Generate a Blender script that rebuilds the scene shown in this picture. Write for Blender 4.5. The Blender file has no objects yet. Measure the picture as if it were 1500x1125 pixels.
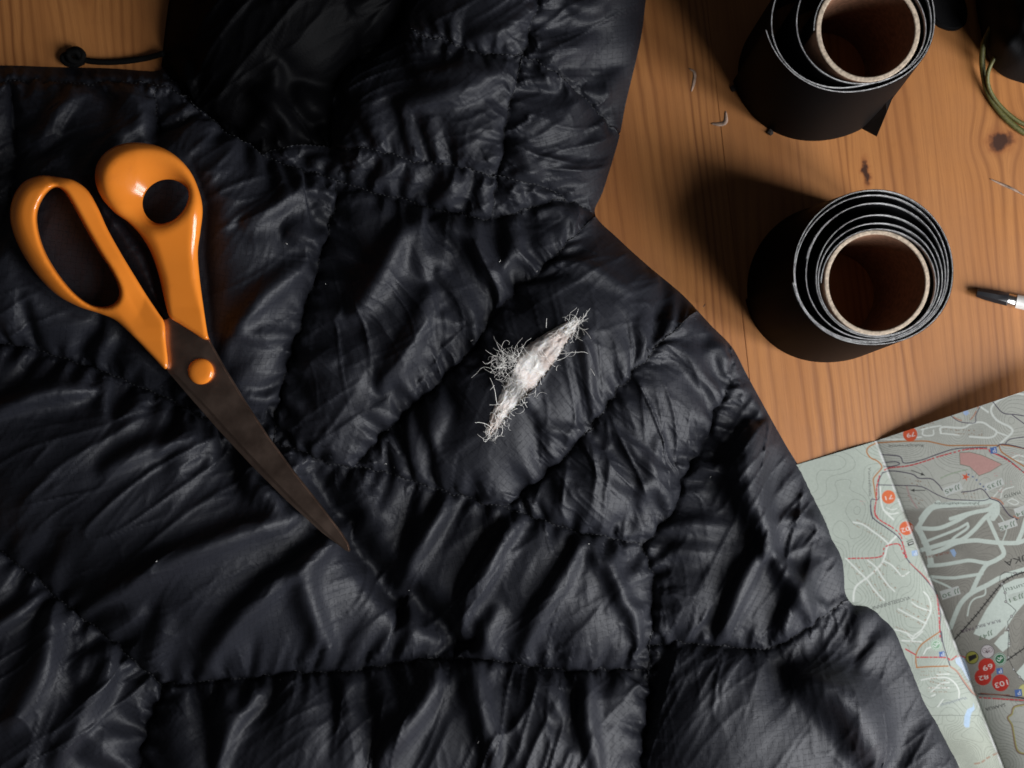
import bpy, bmesh, math, random
import numpy as np
from mathutils import Vector
random.seed(7); RNG = np.random.default_rng(11)
scene = bpy.context.scene
C = scene.collection

# ------------------------------------------------------------------ camera, world, lights, exposure
S = 0.386e-3            # metres per photo pixel on the table top
H = 0.62                # camera height above the table
HP = H / S
cam_d = bpy.data.cameras.new("camera"); cam = bpy.data.objects.new("camera", cam_d); C.objects.link(cam)
cam.location = (0, 0, H); cam.rotation_euler = (0, 0, 0)
cam_d.sensor_width = 36.0; cam_d.lens = 36.0 * H / (1500 * S)
cam_d.clip_start = 0.01; cam_d.clip_end = 50
cam_d.dof.use_dof = True; cam_d.dof.focus_distance = H - 0.034; cam_d.dof.aperture_fstop = 4.0
scene.camera = cam

world = bpy.data.worlds.new("World"); scene.world = world; world.use_nodes = True
bg = world.node_tree.nodes["Background"]
bg.inputs[0].default_value = (0.95, 0.94, 0.98, 1); bg.inputs[1].default_value = 0.030

def window_lamp(name, az_vec, elev, dist, w, h, power, shift=0.0):
    d = bpy.data.lights.new(name, 'AREA'); d.shape = 'RECTANGLE'; d.size = w; d.size_y = h; d.energy = power
    d.color = (0.97, 0.98, 1.0)
    o = bpy.data.objects.new(name, d); C.objects.link(o)
    a = Vector((az_vec[0], az_vec[1], 0)).normalized(); side = Vector((-a.y, a.x, 0))
    p = a * math.cos(elev) * dist + Vector((0, 0, math.sin(elev) * dist)) + side * shift
    o.location = p
    o.rotation_euler = (Vector((0.0, 0.0, 0.02)) - p).to_track_quat('-Z', 'Y').to_euler()
    return o
LDIR = (0.90, -0.43)
window_lamp("window_light", LDIR, math.radians(30), 1.05, 0.20, 0.90, 11.4, -0.16)
window_lamp("window_light.001", LDIR, math.radians(30), 1.05, 0.20, 0.90, 11.4, 0.16)

scene.view_settings.view_transform = 'Standard'; scene.view_settings.look = 'None'
scene.view_settings.exposure = 0.0; scene.view_settings.gamma = 1.0
scene.render.engine = 'CYCLES'
scene.cycles.use_denoising = True
scene.cycles.max_bounces = 8

# ------------------------------------------------------------------ helpers
def W(px, py, z=0.0):
    """photo pixel at height z (z in pixel units) -> metres"""
    k = 1 - z / HP
    return ((px - 750) * S * k, -(py - 562.5) * S * k, z * S)
def Wa(P):
    P = np.asarray(P, float); k = 1 - P[..., 2] / HP
    return np.stack([(P[..., 0] - 750) * S * k, -(P[..., 1] - 562.5) * S * k, P[..., 2] * S], -1)

def tag(o, label=None, cat=None, group=None, kind=None):
    if label: o['label'] = label
    if cat: o['category'] = cat
    if group: o['group'] = group
    if kind: o['kind'] = kind
    return o
def empty(name, loc=(0, 0, 0)):
    o = bpy.data.objects.new(name, None); C.objects.link(o); o.location = loc; o.empty_display_size = 0.02
    return o
def mesh_obj(name, V, F, mat, parent=None, smooth=True):
    me = bpy.data.meshes.new(name); me.from_pydata([tuple(map(float, v)) for v in V], [], [tuple(map(int, f)) for f in F])
    me.validate(); me.update()
    o = bpy.data.objects.new(name, me); C.objects.link(o)
    if mat: me.materials.append(mat)
    if smooth: me.polygons.foreach_set('use_smooth', [True] * len(me.polygons))
    if parent:
        o.parent = parent
        o.matrix_parent_inverse = parent.matrix_basis.inverted()
    return o
def catmull(pts, step=3.0, closed=False):
    P = np.asarray(pts, float); n = len(P); out = []
    rng = range(n) if closed else range(n - 1)
    for i in rng:
        p1, p2 = P[i], P[(i + 1) % n]
        p0 = P[(i - 1) % n] if (closed or i > 0) else 2 * p1 - p2
        p3 = P[(i + 2) % n] if (closed or i < n - 2) else 2 * p2 - p1
        m = max(1, int(math.ceil(np.linalg.norm((p2 - p1)[:2]) / step)))
        for k in range(m):
            t = k / m
            out.append(0.5 * (2 * p1 + (p2 - p0) * t + (2 * p0 - 5 * p1 + 4 * p2 - p3) * t * t + (3 * p1 - p0 - 3 * p2 + p3) * t ** 3))
    if not closed: out.append(P[-1])
    return np.array(out)
def tube(path, rad, sides=8, cap=True):
    """path (n,3) metres, rad scalar or array -> V, F"""
    P = np.asarray(path, float); n = len(P); rad = np.broadcast_to(np.asarray(rad, float), (n,))
    T = np.gradient(P, axis=0); T /= np.linalg.norm(T, axis=1, keepdims=True) + 1e-12
    up = np.array([0, 0, 1.0]); V = []; F = []
    nrm = np.cross(T[0], up)
    if np.linalg.norm(nrm) < 1e-3: nrm = np.cross(T[0], [1, 0, 0])
    for i in range(n):
        nrm = nrm - T[i] * nrm.dot(T[i]); nrm /= np.linalg.norm(nrm) + 1e-12
        b = np.cross(T[i], nrm)
        for k in range(sides):
            a = 2 * math.pi * k / sides
            V.append(P[i] + rad[i] * (math.cos(a) * nrm + math.sin(a) * b))
    for i in range(n - 1):
        for k in range(sides):
            a, b_ = i * sides + k, i * sides + (k + 1) % sides
            F.append((a, b_, b_ + sides, a + sides))
    if cap:
        F.append(tuple(range(sides))[::-1]); F.append(tuple((n - 1) * sides + k for k in range(sides)))
    return V, F
def smooth_noise(shape, cells, rng):
    """bicubic-ish value noise on a grid"""
    g = rng.standard_normal((int(cells[0]) + 4, int(cells[1]) + 4))
    y = np.linspace(1, cells[0] + 1, shape[0]); x = np.linspace(1, cells[1] + 1, shape[1])
    yi = y.astype(int); xi = x.astype(int); fy = y - yi; fx = x - xi
    fy = fy * fy * (3 - 2 * fy); fx = fx * fx * (3 - 2 * fx)
    a = g[np.ix_(yi, xi)]; b = g[np.ix_(yi, xi + 1)]; c = g[np.ix_(yi + 1, xi)]; d = g[np.ix_(yi + 1, xi + 1)]
    return (a * (1 - fx) + b * fx) * (1 - fy)[:, None] + (c * (1 - fx) + d * fx) * fy[:, None]
def in_poly(X, Y, poly):
    ins = np.zeros(np.shape(X), bool); n = len(poly)
    for i in range(n):
        x1, y1 = poly[i][:2]; x2, y2 = poly[(i + 1) % n][:2]
        if y1 == y2: continue
        c = ((y1 > Y) != (y2 > Y)) & (X < (x2 - x1) * (Y - y1) / (y2 - y1) + x1)
        ins ^= c
    return ins
def sd_poly(X, Y, poly):
    d = np.full(np.shape(X), 1e18); n = len(poly)
    for i in range(n):
        ax, ay = poly[i][:2]; bx, by = poly[(i + 1) % n][:2]
        ex, ey = bx - ax, by - ay; wx, wy = X - ax, Y - ay
        t = np.clip((wx * ex + wy * ey) / (ex * ex + ey * ey + 1e-12), 0, 1)
        d = np.minimum(d, (wx - ex * t) ** 2 + (wy - ey * t) ** 2)
    d = np.sqrt(d)
    return np.where(in_poly(X, Y, poly), -d, d)

# ------------------------------------------------------------------ materials
def new_mat(name):
    m = bpy.data.materials.new(name); m.use_nodes = True
    nt = m.node_tree; return m, nt, nt.nodes["Principled BSDF"]
class NT:
    def __init__(s, nt): s.nt = nt
    def n(s, t, **kw):
        o = s.nt.nodes.new(t)
        for k, v in kw.items(): setattr(o, k, v)
        return o
    def l(s, a, b): s.nt.links.new(a, b)
    def val(s, sock, v):
        if hasattr(v, 'is_output'): s.l(v, sock)
        else: sock.default_value = v
    def math(s, op, a, b=None, c=None):
        o = s.n('ShaderNodeMath', operation=op); s.val(o.inputs[0], a)
        if b is not None: s.val(o.inputs[1], b)
        if c is not None: s.val(o.inputs[2], c)
        return o.outputs[0]
    def noise(s, vec, scale, detail=3, rough=0.5, dist=0.0):
        o = s.n('ShaderNodeTexNoise'); s.l(vec, o.inputs['Vector'])
        o.inputs['Scale'].default_value = scale; o.inputs['Detail'].default_value = detail
        o.inputs['Roughness'].default_value = rough; o.inputs['Distortion'].default_value = dist
        return o.outputs['Fac']
    def ramp(s, fac, stops):
        o = s.n('ShaderNodeValToRGB'); s.l(fac, o.inputs[0]); e = o.color_ramp.elements
        while len(e) < len(stops): e.new(0.5)
        for i, (p, c) in enumerate(stops): e[i].position = p; e[i].color = c if len(c) == 4 else (*c, 1)
        return o.outputs[0]
    def mix(s, fac, a, b, blend='MIX'):
        o = s.n('ShaderNodeMix', data_type='RGBA', blend_type=blend)
        s.val(o.inputs[0], fac); s.val(o.inputs[6], a); s.val(o.inputs[7], b); return o.outputs[2]
    def bump(s, height, strength, dist=0.001, normal=None):
        o = s.n('ShaderNodeBump'); s.l(height, o.inputs['Height'])
        o.inputs['Strength'].default_value = strength; o.inputs['Distance'].default_value = dist
        if normal is not None: s.l(normal, o.inputs['Normal'])
        return o.outputs[0]

def mat_plain(name, col, rough=0.5, metallic=0.0, spec=0.5, noise_amt=0.15, noise_scale=300, bump=0.0, coat=0.0):
    m, nt, b = new_mat(name); q = NT(nt)
    tc = q.n('ShaderNodeTexCoord')
    f = q.noise(tc.outputs['Object'], noise_scale, 4)
    dark = tuple(c * (1 - noise_amt) for c in col) + (1,); light = tuple(min(1, c * (1 + noise_amt)) for c in col) + (1,)
    q.l(q.ramp(f, [(0.3, dark), (0.7, light)]), b.inputs['Base Color'])
    b.inputs['Roughness'].default_value = rough; b.inputs['Metallic'].default_value = metallic
    b.inputs['Specular IOR Level'].default_value = spec
    if coat: b.inputs['Coat Weight'].default_value = coat; b.inputs['Coat Roughness'].default_value = 0.1
    if bump: q.l(q.bump(f, bump, 0.0004), b.inputs['Normal'])
    return m

def mat_wood():
    m, nt, b = new_mat("pine_wood"); q = NT(nt)
    geo = q.n('ShaderNodeNewGeometry'); oi = q.n('ShaderNodeObjectInfo')
    rot = q.n('ShaderNodeVectorRotate', rotation_type='Z_AXIS'); q.l(geo.outputs['Position'], rot.inputs['Vector'])
    rot.inputs['Angle'].default_value = -math.radians(PLANK_TILT)      # into board axes: x across, y along the grain
    sep = q.n('ShaderNodeSeparateXYZ'); q.l(rot.outputs[0], sep.inputs[0])
    u, v = sep.outputs[0], sep.outputs[1]
    bend = u
    knot_mask = None
    kwx = q.math('MULTIPLY', q.math('SUBTRACT', q.noise(geo.outputs['Position'], 160, 3, 0.6), 0.5), 0.007); kwy = q.math('MULTIPLY', q.math('SUBTRACT', q.noise(geo.outputs['Position'], 110, 3, 0.6), 0.5), 0.012)
    for (px, py, a, bb, s) in KNOTS:
        wx, wy, _ = W(px, py); t = math.radians(PLANK_TILT)
        kx = wx * math.cos(-t) - wy * math.sin(-t); ky = wx * math.sin(-t) + wy * math.cos(-t)
        dx = q.math('DIVIDE', q.math('SUBTRACT', u, kx), a); dy = q.math('DIVIDE', q.math('SUBTRACT', v, ky), bb)
        r2 = q.math('ADD', q.math('MULTIPLY', dx, dx), q.math('MULTIPLY', dy, dy))
        g = q.math('EXPONENT', q.math('MULTIPLY', r2, -1.0))
        bend = q.math('SUBTRACT', bend, q.math('MULTIPLY', q.math('MULTIPLY', g, dx), a * 0.75))
        cx_ = q.math('DIVIDE', q.math('ADD', q.math('SUBTRACT', u, kx), kwx), a); cy_ = q.math('DIVIDE', q.math('ADD', q.math('SUBTRACT', v, ky), kwy), bb)
        core = q.math('EXPONENT', q.math('MULTIPLY', q.math('ADD', q.math('MULTIPLY', cx_, cx_), q.math('MULTIPLY', cy_, cy_)), -s))
        knot_mask = core if knot_mask is None else q.math('MAXIMUM', knot_mask, core)
    off = q.math('MULTIPLY', oi.outputs['Random'], 3.7)
    def vec(su, sv, z=0.0):
        o = q.n('ShaderNodeCombineXYZ')
        q.l(q.math('MULTIPLY', q.math('ADD', bend, off), su), o.inputs[0]); q.l(q.math('MULTIPLY', q.math('ADD', v, off), sv), o.inputs[1])
        o.inputs[2].default_value = z; return o.outputs[0]
    broad = q.noise(vec(18, 1.2), 1.0, 3, 0.55)
    warp = q.noise(vec(9, 2.0, 3.1), 1.0, 2, 0.5)
    ph = q.math('ADD', q.math('MULTIPLY', q.math('ADD', bend, off), 1150.0), q.math('MULTIPLY', warp, 75.0))
    ph = q.math('ADD', ph, q.math('MULTIPLY', q.noise(vec(60, 14, 1.7), 1.0, 3, 0.6), 5.0))
    ring = q.math('ADD', q.math('MULTIPLY', q.math('SINE', ph), 0.5), 0.5)
    ring = q.math('POWER', ring, 2.6)
    ringamp = q.noise(vec(45, 2.0, 9.0), 1.0, 2, 0.5)
    ring = q.math('MULTIPLY', ring, q.ramp(ringamp, [(0.40, (0.05, 0.05, 0.05)), (0.62, (1, 1, 1))]))
    fine = q.noise(vec(1500, 26, 5.0), 1.0, 3, 0.6)
    pore = q.noise(vec(2600, 130, 7.0), 1.0, 2, 0.5)
    blotch = q.noise(geo.outputs['Position'], 14, 4, 0.6)
    base = q.ramp(broad, [(0.25, (0.275, 0.098, 0.027)), (0.55, (0.44, 0.185, 0.056)), (0.8, (0.315, 0.112, 0.030))])
    base = q.mix(q.math('MULTIPLY', ring, 0.76), base, (0.16, 0.052, 0.015, 1))
    base = q.mix(q.ramp(fine, [(0.38, (0.0, 0, 0)), (0.75, (0.33, 0.33, 0.33))]), base, (0.17, 0.06, 0.018, 1))
    base = q.mix(q.ramp(pore, [(0.60, (0.0, 0, 0)), (0.75, (0.3, 0.3, 0.3))]), base, (0.16, 0.06, 0.022, 1))
    base = q.mix(q.ramp(blotch, [(0.3, (0.0, 0, 0)), (0.75, (0.28, 0.28, 0.28))]), base, (0.20, 0.072, 0.022, 1))
    base = q.mix(q.ramp(knot_mask, [(0.02, (0, 0, 0)), (0.5, (0.75, 0.75, 0.75))]), base, (0.22, 0.065, 0.018, 1))
    kn = q.math('MULTIPLY', knot_mask, q.math('ADD', 0.75, q.math('MULTIPLY', fine, 0.5)))
    base = q.mix(q.ramp(kn, [(0.30, (0, 0, 0)), (0.72, (0.95, 0.95, 0.95))]), base, (0.035, 0.012, 0.006, 1))
    q.l(base, b.inputs['Base Color'])
    q.l(q.ramp(blotch, [(0.3, (0.38,) * 3), (0.7, (0.55,) * 3)]), b.inputs['Roughness'])
    b.inputs['Specular IOR Level'].default_value = 0.4
    hgt = q.math('ADD', q.math('MULTIPLY', fine, 0.5), q.math('MULTIPLY', ring, -0.5))
    q.l(q.bump(hgt, 0.25, 0.0004), b.inputs['Normal'])
    return m

def mat_nylon():
    m, nt, b = new_mat("black_ripstop_nylon"); q = NT(nt)
    uv = q.n('ShaderNodeUVMap', uv_map='cloth')                       # cloth coordinates, one unit = one grid square
    sep = q.n('ShaderNodeSeparateXYZ'); q.l(uv.outputs[0], sep.inputs[0])
    def line(x, w):
        f = q.math('ABSOLUTE', q.math('SUBTRACT', q.math('FRACT', x), 0.5))
        return q.math('GREATER_THAN', f, 0.5 - w)
    u, v = sep.outputs[0], sep.outputs[1]
    brk = q.noise(uv.outputs[0], 2.3, 2, 0.5)
    dash = q.ramp(brk, [(0.42, (0, 0, 0)), (0.52, (1, 1, 1))])
    grid = q.math('MULTIPLY', q.math('MAXIMUM', line(u, 0.06), line(v, 0.06)), dash)
    weave = q.noise(uv.outputs[0], 14.0, 2, 0.6)
    crk = q.noise(uv.outputs[0], 0.55, 5, 0.62, 1.2)
    soft = q.noise(uv.outputs[0], 0.10, 3, 0.5)
    col = q.ramp(soft, [(0.3, (0.0086, 0.0094, 0.0140)), (0.7, (0.0124, 0.0133, 0.0190))])
    col = q.mix(q.math('MULTIPLY', grid, 0.32), col, (0.003, 0.003, 0.004, 1))
    q.l(col, b.inputs['Base Color'])
    q.l(q.ramp(weave, [(0.3, (0.50,) * 3), (0.7, (0.64,) * 3)]), b.inputs['Roughness'])
    q.l(q.math('SUBTRACT', 0.36, q.math('MULTIPLY', grid, 0.12)), b.inputs['Specular IOR Level'])
    b.inputs['Sheen Weight'].default_value = 0.0; b.inputs['Sheen Roughness'].default_value = 0.5
    h = q.math('ADD', q.math('MULTIPLY', weave, 0.10), q.math('MULTIPLY', grid, -0.05))
    h = q.math('ADD', h, q.math('MULTIPLY', crk, 0.55))
    q.l(q.bump(h, 0.55, 0.0009), b.inputs['Normal'])
    return m

PLANK_TILT = 6.5
KNOTS = [(1268, 252, 0.006, 0.020, 7.5), (1466, 206, 0.016, 0.013, 5.0), (1105, 165, 0.003, 0.006, 4.5), (120, -40, 0.008, 0.02, 3.0)]
M = {}
M['wood'] = mat_wood()
M['nylon'] = mat_nylon()
M['hood_black'] = mat_plain("matte_black_hood", (0.0014, 0.0014, 0.0018), 0.6, noise_scale=900, bump=0.3, spec=0.05)  # for the hood panel: much darker and duller than the nylon
M['thread'] = mat_plain("black_thread", (0.012, 0.012, 0.014), 0.6, noise_scale=900)
M['cord'] = mat_plain("black_cord", (0.003, 0.003, 0.003), 0.8, noise_scale=1500, bump=0.6, spec=0.08)
M['orange'] = mat_plain("orange_plastic", (0.72, 0.205, 0.022), 0.26, noise_amt=0.03, noise_scale=40, spec=0.5)
def mat_orange():
    m, nt, b = new_mat("orange_plastic"); q = NT(nt); tc = q.n('ShaderNodeTexCoord')
    n1_ = q.noise(tc.outputs['Object'], 70, 5, 0.65); n2_ = q.noise(tc.outputs['Object'], 1100, 2, 0.5); n3_ = q.noise(tc.outputs['Object'], 28, 3, 0.5)
    col = q.ramp(n3_, [(0.3, (0.70, 0.20, 0.020)), (0.7, (0.75, 0.225, 0.027))])
    q.l(q.mix(q.ramp(n1_, [(0.60, (0, 0, 0)), (0.78, (0.30, 0.30, 0.30))]), col, (0.42, 0.11, 0.015, 1)), b.inputs['Base Color'])
    q.l(q.ramp(n1_, [(0.35, (0.13,) * 3), (0.70, (0.27,) * 3)]), b.inputs['Roughness']); q.l(q.bump(n2_, 0.06, 0.0002), b.inputs['Normal'])
    return m
M['orange'] = mat_orange()
M['fibre'] = mat_plain("white_polyester_fibre", (0.80, 0.78, 0.74), 0.6, noise_amt=0.1)
M['tape'] = mat_plain("black_tape", (0.0045, 0.0043, 0.0045), 0.5, noise_scale=700, bump=0.1, spec=0.02)
M['paper_edge'] = mat_plain("white_liner_paper", (0.72, 0.70, 0.70), 0.7, noise_amt=0.45, noise_scale=500)
M['liner'] = mat_plain("dark_liner", (0.02, 0.02, 0.022), 0.3, noise_scale=500)
M['card'] = mat_plain("brown_cardboard", (0.21, 0.10, 0.055), 0.8, noise_amt=0.3, noise_scale=420, bump=0.4)
M['card_cut'] = mat_plain("cut_cardboard", (0.46, 0.37, 0.28), 0.85, noise_amt=0.35, noise_scale=700, bump=0.5)
M['black_soft'] = mat_plain("black_fabric", (0.004, 0.004, 0.0045), 0.8, noise_scale=800, bump=0.5, spec=0.12)
M['green'] = mat_plain("olive_green_cord", (0.085, 0.080, 0.016), 0.6, noise_amt=0.3, noise_scale=900, bump=0.3)
M['pen_black'] = mat_plain("pen_black_plastic", (0.012, 0.012, 0.014), 0.35, noise_scale=200)
M['pen_white'] = mat_plain("pen_white_plastic", (0.62, 0.60, 0.57), 0.35, noise_amt=0.2, noise_scale=200)
M['chrome'] = mat_plain("pen_metal", (0.62, 0.60, 0.58), 0.25, metallic=1.0, noise_amt=0.1)
M['crumb'] = mat_plain("dark_crumb", (0.02, 0.013, 0.01), 0.8)
M['sliver'] = mat_plain("white_paper_scrap", (0.28, 0.19, 0.14), 0.6, noise_amt=0.5)

# ------------------------------------------------------------------ table top of pine boards
table = empty("table_top", (0, 0, 0)); tag(table, kind='structure')
def build_table():
    t = math.radians(PLANK_TILT); ax = np.array([math.cos(t), math.sin(t)]); ay = np.array([-math.sin(t), math.cos(t)])
    def across(px, py):
        w = W(px, py); return w[0] * ax[0] + w[1] * ax[1]
    joints = [across(-560, 300), across(-150, 300), across(250, 40), across(660, 300), across(1063, 250), across(1540, 400), across(1990, 400), across(2400, 400)]
    for i in range(len(joints) - 1):
        x0, x1 = joints[i] + 0.00003, joints[i + 1] - 0.00003
        bm = bmesh.new(); bmesh.ops.create_cube(bm, size=1)
        for vtx in bm.verts:
            vtx.co.x = x0 if vtx.co.x < 0 else x1; vtx.co.y *= 1.3; vtx.co.z = 0 if vtx.co.z > 0 else -0.028
        bmesh.ops.bevel(bm, geom=[e for e in bm.edges], offset=0.00025, segments=2, affect='EDGES')
        me = bpy.data.meshes.new("plank"); bm.to_mesh(me); bm.free(); me.materials.append(M['wood'])
        o = bpy.data.objects.new("plank", me); C.objects.link(o); o.rotation_euler[2] = t; o.parent = table
build_table()

# ------------------------------------------------------------------ jacket
OUTLINE = [(-140, 100), (0, 96), (75, 98), (160, 100), (228, 104), (237, 92), (240, 60), (248, 0), (262, -60), (300, -140), (930, -140), (952, -60), (946, 0), (938, 60), (917, 150), (906, 205), (884, 278), (872, 314),
           (906, 350), (950, 390), (1000, 432), (1040, 475), (1072, 508), (1092, 545), (1112, 582), (1150, 650), (1180, 700), (1213, 770), (1236, 822), (1243, 878), (1275, 889), (1306, 913), (1332, 962), (1362, 1032), (1410, 1125), (1445, 1205), (1452, 1240), (1440, 1272), (1300, 1276), (900, 1276), (500, 1276), (100, 1276), (-90, 1274), (-136, 1240), (-140, 1000), (-140, 600), (-140, 250)]
# quilting seams and creases: (name, points x,y,z in pixel units, is_seam)
SEAMS = [
 ("S1", [(-152, 488, 4), (-120, 491, 30), (0, 505, 50), (60, 515, 52), (150, 545, 52), (240, 583, 52), (330, 625, 52), (420, 655, 54), (500, 680, 56), (560, 690, 57), (620, 710, 58), (700, 735, 58), (740, 745, 58), (800, 765, 55), (870, 785, 48), (942, 797, 34)], 1),
 ("S2", [(740, 743, 58), (790, 700, 66), (836, 660, 72), (882, 600, 76), (930, 545, 74), (985, 486, 62), (1018, 458, 32), (1036, 442, 4)], 1),
 ("S3", [(520, 682, 57), (560, 640, 64), (600, 602, 68), (650, 555, 70), (700, 500, 72), (745, 440, 72), (790, 397, 68), (830, 358, 60), (864, 326, 34), (880, 308, 6)], 1),
 ("S4", [(398, 662, 54), (406, 600, 56), (418, 550, 58), (440, 475, 60), (468, 380, 62), (490, 300, 58), (494, 266, 55)], 1),
 ("S5", [(-152, 694, 4), (-120, 716, 30), (0, 806, 42), (60, 852, 46), (130, 912, 46), (190, 962, 45), (238, 1004, 42)], 1),
 ("S5b", [(238, 1004, 42), (330, 996, 44), (420, 988, 44), (500, 984, 43), (545, 977, 42), (643, 964, 40), (733, 970, 36), (800, 977, 34), (867, 982, 32), (945, 979, 24), (960, 978, 20)], 1),
 ("S5c", [(238, 1004, 42), (215, 1080, 38), (190, 1170, 34), (174, 1262, 14), (170, 1290, 3)], 1),
 ("S6", [(942, 797, 30), (956, 850, 28), (956, 900, 28), (951, 978, 26), (946, 1050, 28), (942, 1125, 28), (939, 1262, 10), (938, 1290, 3)], 1),
 ("E", [(1082, 498, 3), (1073, 510, 10), (1066, 560, 18), (1048, 605, 20), (1020, 662, 22), (1003, 702, 22), (985, 750, 24), (942, 797, 30)], 1),
 ("HEM", [(-152, 122, 4), (-120, 121, 14), (0, 118, 26), (110, 120, 28), (228, 122, 30), (262, 134, 34), (300, 168, 44)], 1),
 ("HV", [(228, 122, 30), (229, 150, 36), (234, 195, 44)], 1),
 ("LF", [(15, 118, 28), (22, 200, 36), (18, 300, 46)], 0),
 ("J", [(236, 98, 10), (262, 128, 22), (300, 166, 32), (340, 196, 38), (385, 226, 44), (440, 248, 52), (494, 266, 56), (560, 285, 58), (640, 305, 58), (720, 319, 56), (775, 306, 52), (820, 292, 40), (850, 300, 24), (872, 314, 6)], 1),
 ("U2", [(801, -152, 4), (798, -120, 24), (788, 0, 74), (777, 40, 80), (765, 80, 82), (752, 135, 84), (744, 165, 84), (735, 230, 82), (720, 319, 60)], 1),
 ("U1", [(583, 40, 30), (600, 44, 78), (640, 56, 86), (700, 76, 84), (765, 80, 82)], 1),
 ("U3", [(765, 80, 82), (812, 106, 76), (862, 148, 42), (898, 188, 14), (916, 202, 3)], 1),
 ("U4", [(385, 226, 44), (440, 214, 44), (486, 216, 48), (510, 218, 82), (550, 222, 85), (600, 233, 85), (660, 241, 84), (728, 259, 81), (767, 267, 77), (807, 277, 48), (832, 297, 34)], 1),
 ("HOOD", [(602, -152, 4), (600, -120, 14), (592, 0, 24), (583, 40, 28), (548, 72, 24), (508, 102, 24), (488, 150, 26), (486, 212, 44), (487, 226, 48)], 0),
 ("CUFF", [(1256, 874, 3), (1240, 882, 10), (1205, 903, 24), (1165, 930, 28), (1125, 950, 30), (1060, 946, 28), (1000, 942, 24), (960, 945, 20), (948, 945, 20)], 1),
]
SCISSOR_Z = 108.0
FEET = [[(145, 262), (160, 219), (222, 211), (276, 247), (297, 306), (292, 370), (306, 497), (250, 466), (221, 370), (166, 310)],
        [(15, 322), (33, 268), (84, 259), (128, 278), (158, 336), (216, 434), (246, 470), (246, 540), (196, 494), (112, 448), (48, 395)],
        [(240, 470), (306, 495), (360, 590), (440, 705), (514, 808), (440, 750), (330, 636), (246, 545)]]
def foot_dist(X, Y):
    d = sd_poly(X, Y, FEET[0])
    for p in FEET[1:]: d = np.minimum(d, sd_poly(X, Y, p))
    return d
def under_scissors(Z, fd):
    """cloth pressed down where the scissors lie on it"""
    c = SCISSOR_Z - 3 + 1.1 * np.maximum(fd, 0); k = 7.0
    return np.where(fd < 90, -k * np.logaddexp(-Z / k, -c / k), Z)

def seam_dense(rng):
    out = []
    for nm, pts, st in SEAMS:
        P = catmull(pts, 0.7)
        n = len(P); amp = 2.2 if st else 1.0
        base = rng.standard_normal(n // 17 + 6); q = np.linspace(1, len(base) - 3, n); i = q.astype(int); f = q - i; f = f * f * (3 - 2 * f)
        w1 = base[i] * (1 - f) + base[i + 1] * f
        base = rng.standard_normal(n // 17 + 6); w2 = base[i] * (1 - f) + base[i + 1] * f
        T = np.gradient(P[:, :2], axis=0); T /= np.linalg.norm(T, axis=1, keepdims=True) + 1e-9
        fade = np.minimum(1, np.minimum(np.arange(n), np.arange(n)[::-1]) / 26.0)
        P = P.copy(); P[:, 0] += -T[:, 1] * w1 * amp * fade; P[:, 1] += T[:, 0] * w1 * amp * fade
        P[:, 2] += w2 * 2.2 * fade
        out.append((nm, P, T, st))
    return out

def jfa(gx0, gy0, g, nx, ny, pts):
    idx = np.full((ny, nx), -1, np.int64)
    ix = np.clip(np.rint((pts[:, 0] - gx0) / g).astype(int), 0, nx - 1); iy = np.clip(np.rint((pts[:, 1] - gy0) / g).astype(int), 0, ny - 1)
    GX = gx0 + g * np.arange(nx)[None, :]; GY = gy0 + g * np.arange(ny)[:, None]
    dd = (pts[:, 0] - (gx0 + g * ix)) ** 2 + (pts[:, 1] - (gy0 + g * iy)) ** 2
    o = np.argsort(-dd); idx[iy[o], ix[o]] = o
    def dist(ix_):
        p = pts[np.maximum(ix_, 0)]
        return np.where(ix_ >= 0, (p[..., 0] - GX) ** 2 + (p[..., 1] - GY) ** 2, 1e12)
    D = dist(idx); step = 256
    while step >= 1:
        for dy in (-step, 0, step):
            for dx in (-step, 0, step):
                if dx == 0 and dy == 0: continue
                sh = np.full_like(idx, -1)
                ys, ye = max(0, dy), min(ny, ny + dy); xs, xe = max(0, dx), min(nx, nx + dx)
                if ys >= ye or xs >= xe: continue
                sh[ys:ye, xs:xe] = idx[ys - dy:ye - dy, xs - dx:xe - dx]
                d2 = dist(sh); b = d2 < D
                idx[b] = sh[b]; D[b] = d2[b]
        step //= 2
    return idx, np.sqrt(D)

GX0, GY0, GX1, GY1 = -152, -152, 1472, 1292

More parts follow.
